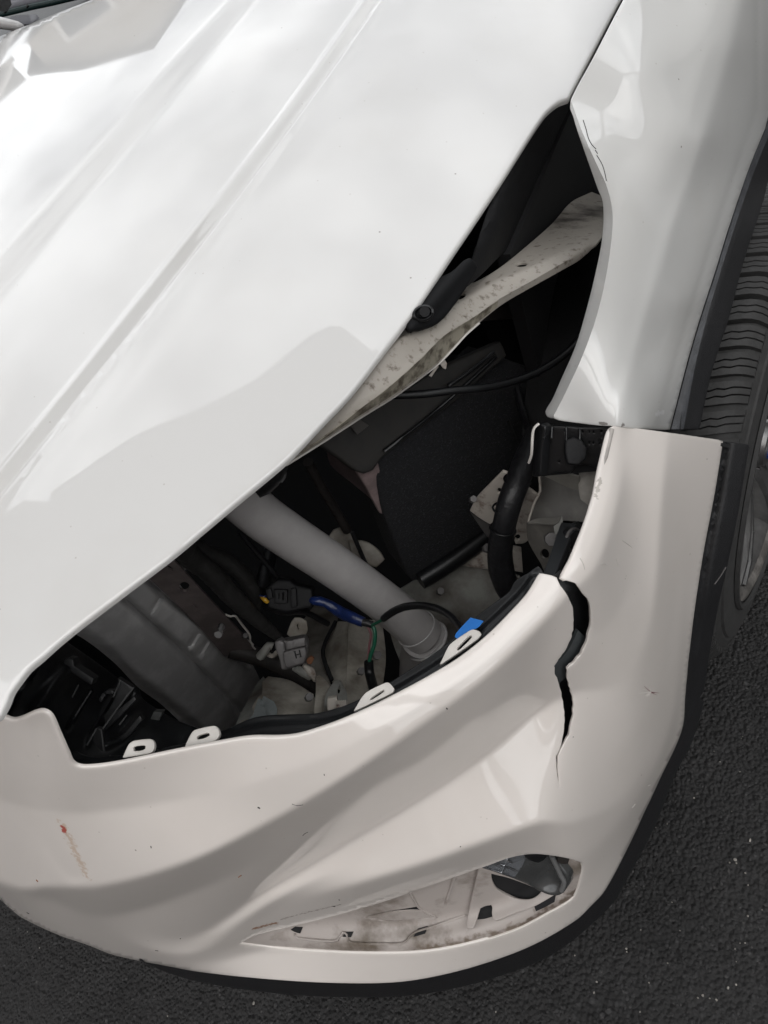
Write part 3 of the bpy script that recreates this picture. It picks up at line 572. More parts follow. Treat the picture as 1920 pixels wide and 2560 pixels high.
panel('perforated_plate', [(350, 1425), (420, 1384), (435, 1402), (500, 1472), (560, 1537), (600, 1580), (650, 1637), (630, 1650), (560, 1640), (500, 1570), (430, 1500)], [(400, 1400, .755), (647, 1637, 1.02), (500, 1560, .90)], PL, car, 8,
      holes=[Q(K4, (875, 205), (905, 215), (945, 245), (935, 258), (900, 245)), E_((461, 1467), 13, 12), Q(K4, (1090, 525), (1120, 540), (1150, 565), (1125, 562)), E_((553, 1570), 10, 12)], thick=.003)
tube('plate_edge', [(420, 1385, .757), (500, 1473, .84), (563, 1540, .905), (600, 1580, .95), (650, 1637, 1.02)], .0012, M['tab'], car, 6)
tube('plate_loop', [(563, 1536, .90), (577, 1541, .90), (588, 1540, .90), (604, 1560, .92), (620, 1580, .935), (625, 1590, .94), (626, 1604, .95), (633, 1612, .96)], .0014, M['tab'], car, 6, step=.004)
tube('plate_stud', [(545, 1587, .93), (557, 1566, .95)], .005, M['galv'], car, 8)
tube('lower_cross_bar', Q3 := [(575, 1624, 1.0), (640, 1640, 1.01), (700, 1662, 1.02), (745, 1690, 1.03), (790, 1720, 1.04)], [.012, .013, .014, .014, .012], BR, car, 10)
# -- wiring
TAPE2 = mat('grey_tape_wrap', (.022, .021, .02), .5, noise=.4, nscale=90, bump=.6, bscale=130)
tube('wire_harness', [(440, 1340, .74), (477, 1393, .78), (521, 1427, .80), (579, 1489, .83), (641, 1547, .86), (694, 1591, .89)], [.013, .0125, .0115, .011, .009, .0055], TAPE2, car, 12, step=.006, ridges=.07)
tube('wire_harness', [(462, 1352, .80), (510, 1383, .82), (560, 1402, .84), (608, 1441, .86), (637, 1490, .88), (628, 1525, .90)], [.011, .011, .0105, .010, .009, .009], TAPE2, car, 12, step=.006, ridges=.07)
tube('wire_harness', [(655, 1480, .90), (662, 1440, .92), (672, 1400, .95), (680, 1365, .98)], [.009]*4, M['tape'], car, 10, ridges=.06, step=.006)
for k in range(3): tube('wire', [(694+2*k, 1590, .89), (704+3*k, 1602-2*k, .89), (716+3*k, 1611-2*k, .885)], .0012, M['black'], car, 6, step=.004)
def blk(name, outline, d, m_, th, par=None, r=.001, holes=()): return panel(name, outline, [(outline[0][0], outline[0][1], d)] if not isinstance(d, list) else d, m_, par or car, 7, thick=th, r=r, holes=holes)
gc = blk('grey_connector', Q(K6, (640, 650), (690, 640), (860, 610), (885, 650), (885, 760), (865, 860), (690, 915), (650, 900), (640, 800)), .865, M['connector'], .022, r=.002)
gc['label'] = 'grey plastic connector marked with an H'
blk('connector_cheek', Q(K6, (580, 655), (620, 640), (650, 660), (665, 760), (690, 915), (650, 915), (625, 800), (600, 740)), .860, M['connector'], .022, r=.002, par=gc)
for x, y in ((725, 665), (790, 650), (845, 637)): blk('connector_cell', Q(K6, (x-28, y-22), (x+26, y-30), (x+30, y+40), (x-24, y+50)), .855, M['connector'], .012, r=.0012, par=gc)
blk('connector_front', Q(K6, (670, 760), (870, 715), (880, 770), (858, 850), (700, 900), (680, 860)), .852, M['connector'], .013, r=.002, par=gc)
for q in (((768, 742), (780, 740), (798, 812), (786, 815)), ((815, 728), (827, 726), (845, 796), (833, 799)), ((790, 772), (832, 762), (834, 771), (792, 781)), ((760, 742), (785, 737), (785, 743), (762, 748)), ((822, 798), (845, 793), (846, 799), (824, 804))):
    blk('letter_H', Q(K6, *q), .8505, M['void'], .001, r=0, par=gc)
kc = blk('black_connector', Q(K6, (500, 100), (570, 40), (600, 25), (720, 28), (765, 70), (930, 110), (938, 180), (930, 265), (740, 305), (690, 315), (520, 275), (505, 200)), .86, M['black_dull'], .026, r=.003)
kc['label'] = 'dusty black plastic connector on the blue taped lead'
blk('connector_latch', Q(K6, (570, 105), (690, 110), (690, 235), (575, 240)), .853, M['black_dull'], .006, par=kc, holes=[Q(K6, (600, 135), (620, 137), (618, 200), (600, 200)), Q(K6, (640, 120), (668, 122), (665, 210), (640, 210))])
blk('connector_ridge', Q(K6, (740, 95), (780, 90), (790, 270), (745, 280)), .853, M['black_dull'], .006, par=kc)
blk('connector_ridge', Q(K6, (480, 110), (520, 90), (540, 180), (500, 200)), .855, M['black_dull'], .008, par=kc)
tube('yellow_wire', [(*Q(K6, (430, 180))[0], .862), (*Q(K6, (465, 205))[0], .858), (*Q(K6, (492, 228))[0], .86)], [.0018, .0028, .0026], M['yellow'], car, 8, step=.003)
tube('blue_wire', [(*Q(K6, (415, 160))[0], .865), (*Q(K6, (450, 175))[0], .86), (*Q(K6, (498, 160))[0], .865)], .0014, M['bluetape'], car, 6, step=.003)
tl = tube('blue_taped_lead', [(*Q(K6, (940, 210))[0], .862), (*Q(K6, (990, 215))[0], .86), (*Q(K6, (1090, 235))[0], .86), (*Q(K6, (1180, 290))[0], .86), (*Q(K6, (1260, 340))[0], .865), (*Q(K6, (1370, 390))[0], .87), (*Q(K6, (1490, 440))[0], .87)], [.0035, .0058, .0052, .0062, .0070, .0068, .0060], M['bluetape'], car, 12, step=.004, ridges=.04)
tl['label'] = 'lead wrapped in dark blue insulating tape'
tube('lead_joint', [(*Q(K6, (1480, 435))[0], .868), (*Q(K6, (1580, 465))[0], .865)], [.005, .0045], M['tape'], car, 8)
tube('green_wire', [(*Q(K6, (1575, 460))[0], .864), (*Q(K6, (1608, 540))[0], .862), (*Q(K6, (1598, 680))[0], .865), (*Q(K6, (1560, 780))[0], .868), (*Q(K6, (1548, 860))[0], .87)], .0024, M['green'], car, 8, step=.005)
tube('green_wire', [(*Q(K6, (1575, 470))[0], .862), (*Q(ZB, (715, 945))[0], .845), (*Q(ZB, (775, 910))[0], .82)], .0018, M['green'], car, 8, step=.005)
tube('pink_wire', [(*Q(K6, (1520, 470))[0], .868), (*Q(K6, (1565, 560))[0], .868), (*Q(K6, (1545, 700))[0], .872), (*Q(K6, (1535, 860))[0], .874)], .0015, M['pinkwire'], car, 6, step=.005)
tube('wire_sheath', [(*Q(K6, (1542, 845))[0], .868), (*Q(K6, (1550, 960))[0], .87), (*Q(K6, (1575, 1060))[0], .86), (*Q(K6, (1600, 1160))[0], .84)], [.0055, .0058, .006, .006], M['black'], car, 10)
tube('looped_cable', [(*Q(ZB, (745, 925))[0], .82), (*Q(ZB, (790, 892))[0], .80), (*Q(ZB, (850, 866))[0], .785), (*Q(ZB, (930, 858))[0], .765), (*Q(ZB, (1010, 870))[0], .74), (*Q(ZB, (1080, 905))[0], .70), (*Q(ZB, (1130, 955))[0], .66), (*Q(ZB, (1150, 990))[0], .63)], [.0042, .0045, .0042, .0040, .0038, .0034, .0032, .003], M['black'], car, 10)
for x, y, d, r_ in ((455, 1420, .80, .004), (610, 1592, .955, .0035), (1215, 1372, .955, .006), (1180, 1250, .84, .004), (1330, 1180, .79, .005), (940, 1640, .98, .006), (900, 1680, .96, .005), (770, 1745, .90, .005), (1098, 1480, 1.0, .005), (1420, 700, .90, .005)):
    tube('bolt', [(x, y, d), (x+4, y-3, d-.012)], r_, M['connector'], car, 6, step=.02); 
for L_, w_ in (([(600, 1330, .86), (640, 1380, .88), (690, 1440, .90), (720, 1500, .92)], .0035), ([(1290, 960, .88), (1310, 1040, .86), (1335, 1100, .82)], .004), ([(640, 1500, .90), (700, 1530, .92), (760, 1530, .95), (820, 1560, .98)], .004), ([(880, 1330, .95), (910, 1400, .97), (930, 1440, .98)], .003)):
    tube('small_lead', L_, w_, M['tape'], car, 8)
# -- lower pressings at the bottom of the opening
panel('floor_sheet', [(960, 1500), (1040, 1450), (1120, 1415), (1200, 1412), (1300, 1440), (1340, 1500), (1240, 1600), (1130, 1680), (1020, 1700), (980, 1600)], [(1000, 1500, 1.02), (1300, 1450, 1.02), (1060, 1680, 1.06)], M['sheet'], car, 18, thick=.003)
panel('cross_ledge', Q(K2, (150, 1200), (260, 1065), (400, 1075), (620, 1100), (860, 1170), (880, 1300), (600, 1245), (390, 1232), (180, 1205)), [(1160, 1400, .99), (1350, 1410, .97), (1200, 1430, 1.0)], M['bracket'], car, 10, thick=.01, r=.003)
panel('lower_panel', Q(K6, (1335, 400), (1680, 420), (1720, 800), (1680, 1150), (1470, 1260), (1300, 1300), (1315, 900)), [(880, 1560, 1.06), (950, 1580, 1.06), (900, 1740, .95)], M['panel_dirty'], car, 12, thick=.003)
panel('lower_panel', Q(K6, (1075, 700), (1130, 600), (1200, 430), (1345, 440), (1325, 900), (1300, 1160), (1180, 1070), (1110, 880), (1070, 800)), [(820, 1630, 1.05), (860, 1560, 1.08), (850, 1700, .98)], M['panel_dirty'], car, 10, thick=.004, r=.0015)
panel('lower_panel', Q(K6, (870, 430), (980, 260), (1210, 300), (1200, 430), (1085, 680), (1068, 850), (1145, 1110), (1090, 1110), (1010, 980), (930, 900), (880, 780)), [(780, 1560, 1.10), (800, 1700, .97), (830, 1530, 1.12)], mat('brown_grimed_panel', (.24, .225, .20), .5, col2=(.07, .055, .04), nscale=13, c2range=(.38, .62)), car, 10, thick=.004, r=.0015)
tube('panel_seam', [(*Q(K6, (1200, 430))[0], 1.045), (*Q(K6, (1090, 650))[0], 1.02), (*Q(K6, (1072, 800))[0], .99), (*Q(K6, (1160, 1040))[0], .965)], .003, M['void'], car, 6)
panel('bracket_foot', Q(K6, (1005, 1000), (1030, 985), (1090, 1040), (1150, 1125), (1088, 1190), (1075, 1350), (1040, 1372), (995, 1370), (985, 1330), (1005, 1150)), [(800, 1700, .92), (820, 1780, .84), (830, 1720, .90)], M['panel_dirty'], car, 8, thick=.004, r=.0015)
pt_ = panel('bracket_tab', Q(K6, (1105, 1180), (1180, 1060), (1215, 1035), (1250, 1045), (1305, 1160), (1312, 1270), (1120, 1345), (1085, 1355)), [(840, 1720, .88), (830, 1770, .82), (865, 1730, .87)], M['sheet'], car, 6, holes=[E_(Q(K6, (1235, 1130))[0], 5, 12, .1)], thick=.003, r=.001)
for k in range(5): tube('bolt_thread', [(*Q(K6, (1215+k*22, 1258))[0], .80), (*Q(K6, (1222+k*22, 1310))[0], .79)], .0016, M['bracket'], pt_, 6)
blk('tab_nut', Q(K6, (1120, 1240), (1205, 1225), (1215, 1320), (1120, 1350)), .80, M['bracket'], .01, par=pt_)
panel('hooked_bracket', Q(K6, (700, 560), (745, 440), (775, 398), (830, 400), (890, 430), (905, 520), (860, 610), (800, 640)), [(740, 1570, .95)], M['panel_dirty'], car, 6, holes=[Q(K6, (785, 465), (820, 440), (815, 480), (830, 525), (800, 520))], thick=.003, r=.001)
tube('hook', [(*Q(K6, (420, 790))[0], .93), (*Q(K6, (470, 730))[0], .92), (*Q(K6, (505, 680))[0], .92), (*Q(K6, (548, 690))[0], .92)], [.006, .0055, .005, .005], M['sheet'], car, 8, step=.005)
tube('hook_strap', [(*Q(K6, (500, 770))[0], .93), (*Q(K6, (545, 790))[0], .93), (*Q(K6, (590, 750))[0], .92)], .003, M['bracket'], car, 6, step=.005)
tube('chain_guide', [(*Q(K6, (770, 910))[0], .92), (*Q(K6, (870, 960))[0], .93), (*Q(K6, (930, 1010))[0], .94)], [.004, .006, .004], M['sheet'], car, 8)
tube('chain_guide', [(*Q(K6, (870, 880))[0], .925), (*Q(K6, (940, 950))[0], .93), (*Q(K6, (990, 1040))[0], .94)], [.003, .006, .003], M['bracket'], car, 8)
blk('rusty_bolt', Q(K6, (900, 830), (940, 800), (965, 820), (940, 870), (915, 865)), .915, M['rust'], .008)
jag_edge = Q(K6, (180, 1500), (235, 1455), (300, 1435), (345, 1385), (352, 1350), (340, 1310), (395, 1215), (440, 1190), (445, 1130), (440, 1050), (500, 1000))
panel('torn_sheet', jag_edge+Q(K6, (720, 1040), (960, 1180), (1000, 1300), (990, 1400), (800, 1470), (400, 1520)), [(620, 1800, .90), (760, 1780, .92), (680, 1700, 1.0)], M['panel_dirty'], car, 9, holes=[E_(Q(K6, (705, 1405))[0], 15, 5)], thick=.003, r=.001)
panel('torn_sheet_lining', Q(K6, (150, 1520), (260, 1300), (380, 1080), (450, 1000), (500, 1060), (420, 1250), (300, 1480), (250, 1520)), [(640, 1760, .95), (600, 1800, .92), (660, 1710, 1.02)], M['sheet'], car, 10, thick=.002)
panel('bright_sheet_fold', Q(K6, (245, 1470), (300, 1438), (350, 1385), (356, 1340), (400, 1225), (450, 1200), (560, 1260), (590, 1330), (580, 1440)), [(620, 1800, .885), (690, 1780, .885), (660, 1740, .915)], mat('pale_green_grey_sheet', (.30, .33, .33), .45, noise=.3, nscale=20), car, 7, thick=.002, disp=lambda x, y, P: -.004*np.exp(-((x-(665+(1790-y)*-.25))/3)**2))
# -- right-hand brackets, hose and strut
panel('cream_bracket', Q(K2, (255, 755), (310, 655), (400, 560), (522, 435), (572, 455), (600, 540), (700, 560), (805, 632), (765, 720), (735, 840), (715, 1003), (690, 1020), (630, 1026), (607, 955), (560, 900), (440, 872), (330, 810)), [(1180, 1280, .86), (1340, 1240, .80), (1300, 1350, .86)], M['bracket'], car, 8, holes=[E_(Q(K2, (490, 587))[0], 8, 8.5), E_(Q(K2, (643, 975))[0], 9, 9)], thick=.003, r=.0015)['label'] = 'cream metal bracket with round holes and rust specks'
panel('bracket_return', Q(K2, (250, 760), (330, 812), (442, 880), (430, 1000), (380, 950), (310, 850)), [(1200, 1320, .88)], BR, car, 8, thick=.003)
tube('black_hose', [(1345, 1080, .80), (*Q(K2, (720, 300))[0], .79), (*Q(K2, (640, 520))[0], .77), (*Q(K2, (580, 680))[0], .77), (*Q(K2, (535, 860))[0], .78), (*Q(K2, (500, 1040))[0], .80), (*Q(K2, (505, 1220))[0], .82), (*Q(K2, (560, 1400))[0], .84), (*Q(K2, (620, 1500))[0], .88)], [.012, .0125, .013, .013, .0125, .0135, .0145, .0135, .010], M['tape'], car, 16, step=.01)['label'] = 'thick black taped hose hanging through the opening'
for x, y, d in ((545, 740, .764), (520, 905, .772), (640, 500, .758)): ring('hose_band', W(*Q(K2, (x, y))[0], d+.012), W(*Q(K2, (x-20, y+100))[0], d+.02)-W(*Q(K2, (x, y))[0], d+.012), .0135, .0012, M['black'], car)
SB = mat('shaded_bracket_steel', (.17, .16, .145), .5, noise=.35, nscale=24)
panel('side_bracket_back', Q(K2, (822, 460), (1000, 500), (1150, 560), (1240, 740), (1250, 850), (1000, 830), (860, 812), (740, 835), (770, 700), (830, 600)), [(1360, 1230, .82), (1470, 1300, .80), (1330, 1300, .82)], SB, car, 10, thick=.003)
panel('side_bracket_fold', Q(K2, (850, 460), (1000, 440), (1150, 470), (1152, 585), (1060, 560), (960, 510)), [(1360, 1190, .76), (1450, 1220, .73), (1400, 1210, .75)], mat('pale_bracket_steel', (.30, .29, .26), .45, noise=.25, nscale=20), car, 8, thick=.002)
def cup_dep(x, y): return Dep([(1445, 1170, .72), (1490, 1170, .70), (1470, 1260, .70)])(x, y)+.016*np.cos(np.clip((x-1470)/26, -1.5, 1.5))
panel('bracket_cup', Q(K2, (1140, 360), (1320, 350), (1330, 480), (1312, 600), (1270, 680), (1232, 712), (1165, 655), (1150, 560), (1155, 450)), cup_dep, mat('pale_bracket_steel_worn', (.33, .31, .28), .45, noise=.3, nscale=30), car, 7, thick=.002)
tube('bracket_rim', [(*Q(K2, (822, 462))[0], .79), (*Q(K2, (832, 590))[0], .79), (*Q(K2, (790, 670))[0], .79), (*Q(K2, (745, 800))[0], .79), (*Q(K2, (735, 845))[0], .79)], .0015, M['bracket'], car, 6)
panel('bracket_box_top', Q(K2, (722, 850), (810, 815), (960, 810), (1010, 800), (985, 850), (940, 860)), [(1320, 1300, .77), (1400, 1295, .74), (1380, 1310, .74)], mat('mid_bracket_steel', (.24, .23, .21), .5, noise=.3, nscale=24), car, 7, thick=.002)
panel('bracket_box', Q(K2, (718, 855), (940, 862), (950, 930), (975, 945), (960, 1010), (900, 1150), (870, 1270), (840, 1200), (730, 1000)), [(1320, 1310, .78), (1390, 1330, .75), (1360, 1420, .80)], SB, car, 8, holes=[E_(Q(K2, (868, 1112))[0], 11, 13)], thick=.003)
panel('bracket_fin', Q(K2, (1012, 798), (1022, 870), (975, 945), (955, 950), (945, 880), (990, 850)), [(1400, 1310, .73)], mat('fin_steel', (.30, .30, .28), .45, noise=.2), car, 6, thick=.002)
tube('bracket_bolt', [(*Q(K2, (915, 985))[0], .755), (*Q(K2, (930, 990))[0], .735)], .007, M['connector'], car, 8)
st = panel('black_strut', Q(K2, (1010, 850), (1125, 862), (1095, 930), (1050, 1030), (935, 1310), (858, 1285), (905, 1160), (960, 1000)), [(1420, 1310, .70), (1360, 1440, .625), (1440, 1320, .69)], mat('grey_black_strut', (.030, .032, .035), .4, noise=.2), car, 8, thick=.008, r=.001)
tube('strut_bolt', [(*Q(K2, (1060, 990))[0], .70), (*Q(K2, (1100, 985))[0], .685), (*Q(K2, (1130, 990))[0], .68)], [.012, .010, .0085], M['tape'], car, 10, step=.005)
ring('bolt_washer', W(*Q(K2, (1105, 995))[0], .685), [1, -.3, .3], .010, .002, M['connector'], car)
panel('strut_backing', Q(K2, (1090, 860), (1150, 840), (1190, 900), (1150, 1050), (1040, 1250), (1010, 1330), (930, 1330), (1010, 1180), (1060, 1030)), [(1440, 1340, .74)], M['black'], car, 8, thick=.004)
# -- black headlamp retainer with small square slots
sl_ = [Q(K2, (x-9, y-14), (x+9, y-14), (x+9, y+14), (x-9, y+14)) for x, y in ((912, 88), (1036, 92), (900, 185), (1038, 185), (1182, 98), (1240, 98), (1276, 100), (1340, 95), (1238, 190), (1272, 190), (1330, 192), (888, 236), (988, 345))]
ret = panel('lamp_retainer', Q(K2, (858, 55), (1000, 60), (1055, 62), (1160, 70), (1250, 70), (1350, 75), (1460, 90), (1420, 200), (1370, 330), (1330, 400), (1245, 372), (1190, 365), (1130, 372), (1070, 440), (990, 425), (900, 455), (815, 462), (822, 250)), [(1370, 1080, .680), (1520, 1090, .665), (1400, 1180, .69)], M['black'], car, 7, holes=sl_, thick=.004, r=.001)
ret['label'] = 'black plastic headlamp retainer with rows of small slots'
panel('retainer_backing', Q(K2, (840, 40), (1470, 60), (1350, 420), (800, 470)), [(1400, 1100, .70)], M['void'], car, 12, thick=.002)
for q in (((1060, 180), (1110, 158), (1170, 180), (1210, 240), (1200, 310), (1150, 360), (1075, 350), (1060, 260)),): panel('retainer_scoop', Q(K2, *q), [(1440, 1130, .664)], M['black_dull'], ret, 6, thick=.006, r=.002)
for a, b in (((1060, 180), (1055, 260)), ((1060, 180), (1110, 160)), ((1110, 160), (1170, 182)), ((1170, 182), (1210, 235)), ((930, 60), (925, 150)), ((1050, 60), (1048, 200)), ((1160, 70), (1160, 180)), ((1350, 80), (1345, 160)), ((860, 150), (880, 130))):
    tube('retainer_rib', [(*Q(K2, a)[0], .668), (*Q(K2, b)[0], .668)], .0012, M['black'], ret, 6)
panel('retainer_flange', Q(K2, (790, 60), (830, 45), (860, 60), (835, 250), (822, 455), (775, 462), (780, 250)), [(1345, 1070, .672), (1345, 1190, .685), (1355, 1100, .670)], M['black'], ret, 7, thick=.008, r=.0015)
tube('retainer_seal', [(*Q(K2, (820, 32))[0], .668), (*Q(K2, (785, 62))[0], .668), (*Q(K2, (770, 110))[0], .67), (*Q(K2, (764, 200))[0], .672), (*Q(K2, (758, 290))[0], .678), (*Q(K2, (736, 355))[0], .685)], .0013, M['tab'], car, 6, step=.006)
panel('retainer_label', Q(K2, (995, 372), (1125, 370), (1110, 392), (1060, 418), (998, 420)), [(1420, 1170, .72)], M['bracket'], car, 6, thick=.001)
# -- black carrier under the bumper rim, with the four white clip tabs
RIMC = [(x, y, float(dz(x, y, z))) for x, y, z in [(0, 1793, .86), (111, 1783, .872), (198, 1921, .812), (434, 1885, .795), (627, 1849, .787), (856, 1806, .780), (1000, 1737, .775), (1155, 1645, .768), (1285, 1529, .768), (1370, 1440, .772)]]
_rimd = Dep(RIMC+[(x-18, y-62, d+.012) for x, y, d in RIMC[2:]]+[(x+20, y+60, d-.004) for x, y, d in RIMC[2:]], .001)
CAR_UP = [(185, 1880), (215, 1893), (265, 1893), (338, 1885), (482, 1853), (569, 1824), (625, 1800), (665, 1792), (714, 1790), (793, 1786), (870, 1764), (940, 1730), (1010, 1687), (1082, 1640), (1145, 1590), (1198, 1540), (1240, 1508), (1275, 1480), (1290, 1455), (1320, 1435), (1345, 1418)]
CAR_LO = [(1372, 1455), (1340, 1495), (1300, 1545), (1240, 1603), (1165, 1662), (1090, 1710), (1008, 1755), (938, 1790), (862, 1823), (805, 1843), (750, 1860), (700, 1865), (627, 1868), (555, 1880), (434, 1904), (309, 1930), (241, 1938), (190, 1936), (165, 1905)]
cl = smooth_poly([(200, 1908), (309, 1897), (434, 1868), (560, 1838), (640, 1815), (720, 1808), (800, 1803), (870, 1783), (1010, 1708), (1150, 1615), (1290, 1490), (1330, 1440)], 10, closed=False)
def carr_dep(x, y):
    s = (y-np.interp(x, cl[:, 0], cl[:, 1])); return np.maximum(_rimd(x, y)+.010+.006*sst(s, 8, -8)-.003*sst(s, 14, 34), bump_dep(x, y)+.0045)
panel('lamp_carrier', CAR_UP+CAR_LO, carr_dep, M['black'], car, step=6, thick=.012, r=.0015)['label'] = 'black plastic strip inside the bumper rim'
for o_, h_ in (([(308, 1893), (312, 1884), (322, 1863), (328, 1857), (337, 1853), (374, 1849), (381, 1852), (384, 1858), (383, 1873), (376, 1881)], [(332, 1869), (338, 1866), (360, 1864), (364, 1866), (363, 1872), (352, 1876), (334, 1877)]),
               ([(464, 1866), (467, 1858), (480, 1833), (488, 1826), (533, 1816), (541, 1819), (546, 1829), (546, 1839), (537, 1850)], [(490, 1843), (496, 1838), (519, 1833), (524, 1835), (524, 1840), (512, 1845), (494, 1848)]),
               ([(886, 1776), (892, 1767), (905, 1745), (918, 1731), (962, 1709), (971, 1708), (984, 1722), (980, 1730)], [(924, 1745), (930, 1740), (955, 1727), (961, 1727), (960, 1732), (934, 1746), (926, 1749)]),
               ([(1101, 1660), (1106, 1651), (1117, 1627), (1128, 1610), (1174, 1578), (1183, 1575), (1198, 1580), (1202, 1586), (1192, 1597)], [(1142, 1618), (1148, 1611), (1172, 1593), (1179, 1592), (1180, 1597), (1154, 1618), (1144, 1623)])):
    panel('clip_tab', o_, lambda x, y: _rimd(x, y)+.0035, M['tab'], car, step=4, holes=[[((x-np.mean([q[0] for q in h_]))*1.06+np.mean([q[0] for q in h_]), (y-np.mean([q[1] for q in h_]))*1.35+np.mean([q[1] for q in h_])) for x, y in h_]], thick=.0035, r=.0006, sharp=60)
panel('blue_tape_tab', [(1140, 1583), (1176, 1544), (1208, 1552), (1196, 1566), (1180, 1574), (1160, 1584), (1143, 1597), (1137, 1592)], [(1140, 1590, .600), (1176, 1544, .612), (1208, 1552, .60)], M['blueflag'], car, 6, thick=.0006)['label'] = 'bright blue tape tab'
# -- black shutter housing at the left end of the opening
hb = Dep([(10, 1740, .60), (100, 1650, .63), (100, 1780, .605), (350, 1730, .73), (200, 1900, .63), (450, 1850, .68), (211, 1640, .70)])
hf = bump_fold([(Q(K5, (580, 400), (440, 560), (300, 740)), -.012, 16), (Q(K5, (350, 340), (60, 770)), .004, 2.5), (Q(K5, (755, 590), (550, 910)), .008, 4), (Q(K5, (650, 540), (600, 640)), .003, 3), (Q(K5, (980, 560), (860, 760), (725, 1040)), -.006, 4), (Q(K5, (1100, 640), (960, 750), (850, 900)), .007, 10), (Q(K5, (1160, 800), (1000, 980), (880, 1040)), -.006, 9)])
panel('shutter_housing', [(-40, 1745), (5, 1735), (50, 1660), (110, 1600), (150, 1598), (211, 1635), (271, 1678), (296, 1697), (304, 1692), (347, 1722), (353, 1743), (372, 1760), (440, 1800), (520, 1830), (500, 1865), (400, 1895), (250, 1925), (180, 1925), (150, 1890), (128, 1820), (112, 1800), (60, 1815), (20, 1815), (-60, 1800)], lambda x, y: hb(x, y)+hf(x, y), M['black'], car, step=7, thick=.004, r=.001)['label'] = 'black ribbed plastic housing at the inner end of the opening'
GB = mat('grey_black_plastic', (.018, .018, .019), .45, noise=.3, nscale=60, bump=.15, bscale=300)
for q, d, th in (([(520, 350), (560, 320), (600, 330), (605, 380), (770, 490), (755, 535), (530, 385)], .655, .012), ([(480, 330), (520, 345), (530, 390), (470, 360)], .66, .008), ([(860, 610), (940, 610), (935, 590), (880, 590)], .675, .008), ([(820, 660), (850, 610), (870, 625), (835, 680)], .67, .006),
               ([(985, 490), (1100, 565), (1090, 590), (940, 790), (850, 905), (800, 900), (960, 640)], .675, .006), ([(1110, 640), (1125, 660), (1000, 790), (870, 915), (850, 900), (960, 770)], .668, .006), ([(720, 1040), (800, 900), (835, 910), (860, 1085), (760, 1070)], .648, .006), ([(1160, 800), (1175, 830), (1040, 980), (900, 1035), (880, 1020), (1010, 960)], .662, .008)):
    panel('housing_rib', Q(K5, *q), [(*Q(K5, q[0])[0], d)], GB, car, 6, thick=th, r=.0005)
SMG = mat('pale_plastic_edge', (.07, .07, .07), .5)
for a_, b_, dd in (((350, 340), (60, 770), (.635, .602)), ((755, 590), (550, 910), (.668, .640)), ((650, 540), (600, 640), (.66, .652)), ((1108, 560), (985, 720), (.672, .662)), ((985, 720), (850, 905), (.662, .648)), ((840, 910), (862, 1085), (.646, .632)), ((1000, 500), (940, 640), (.676, .670)), ((800, 900), (722, 1040), (.648, .638)), ((915, 1125), (865, 1200), (.617, .610)), ((870, 1160), (835, 1190), (.617, .612)), ((1050, 790), (990, 870), (.665, .658)), ((500, 880), (540, 1010), (.63, .625))):
    tube('housing_seam', [(*Q(K5, a_)[0], dd[0]-.004), (*Q(K5, b_)[0], dd[1]-.004)], .0007, SMG, car, 5)
for q in ([(1275, 760), (1345, 765), (1315, 850), (1250, 820)], [(1390, 850), (1455, 860), (1415, 935), (1365, 905)], [(1185, 885), (1250, 905), (1225, 940), (1180, 915)], [(1130, 950), (1190, 970), (1180, 990), (1110, 970)], [(1510, 935), (1570, 945), (1540, 990), (1490, 975)]):
    panel('vent_fin', Q(K5, *q), [(*Q(K5, q[0])[0], .70)], mat('grey_fin', (.05, .052, .05), .5) if 'grey_fin' not in bpy.data.materials else bpy.data.materials['grey_fin'], car, 6, thick=.01)
tube('hood_latch', [(632, 1222, .64), (655, 1205, .64), (678, 1190, .63), (704, 1165, .615)], [.010, .012, .010, .006], M['black'], car, 8)
panel('latch_flap', Q(K1, (400, 1440), (480, 1400), (520, 1340), (548, 1400), (545, 1470), (515, 1515), (460, 1505)), [(700, 1180, .625)], GB, car, 6, thick=.002)
# -- seen through the crack
panel('bumper_absorber', [(1330, 1440), (1372, 1452), (1400, 1425), (1440, 1440), (1500, 1450), (1510, 1560), (1480, 1700), (1450, 1850), (1430, 2000), (1375, 2000), (1365, 1850), (1370, 1650), (1350, 1520)], lambda x, y: bump_dep(x, y)+.026, M['black'], car, 12, thick=.004)
panel('grey_reinforcement', [(1445, 1575), (1460, 1590), (1472, 1600), (1462, 1640), (1440, 1668), (1418, 1690), (1398, 1708), (1380, 1700), (1383, 1660), (1405, 1645), (1428, 1612)], lambda x, y: bump_dep(x, y)+.015, mat('dark_grey_filler', (.055, .062, .065), .5, noise=.2), car, 7, thick=.003)
# bent return lip along the torn right piece
tube('torn_return_lip', [(*Q(K2, (1425, 75))[0], .640), (*Q(K2, (1405, 160))[0], .638), (*Q(K2, (1375, 290))[0], .632), (*Q(K2, (1345, 400))[0], .628), (*Q(K2, (1320, 500))[0], .625), (*Q(K2, (1300, 600))[0], .622)], .0022, M['primer'], car, 8, step=.008)

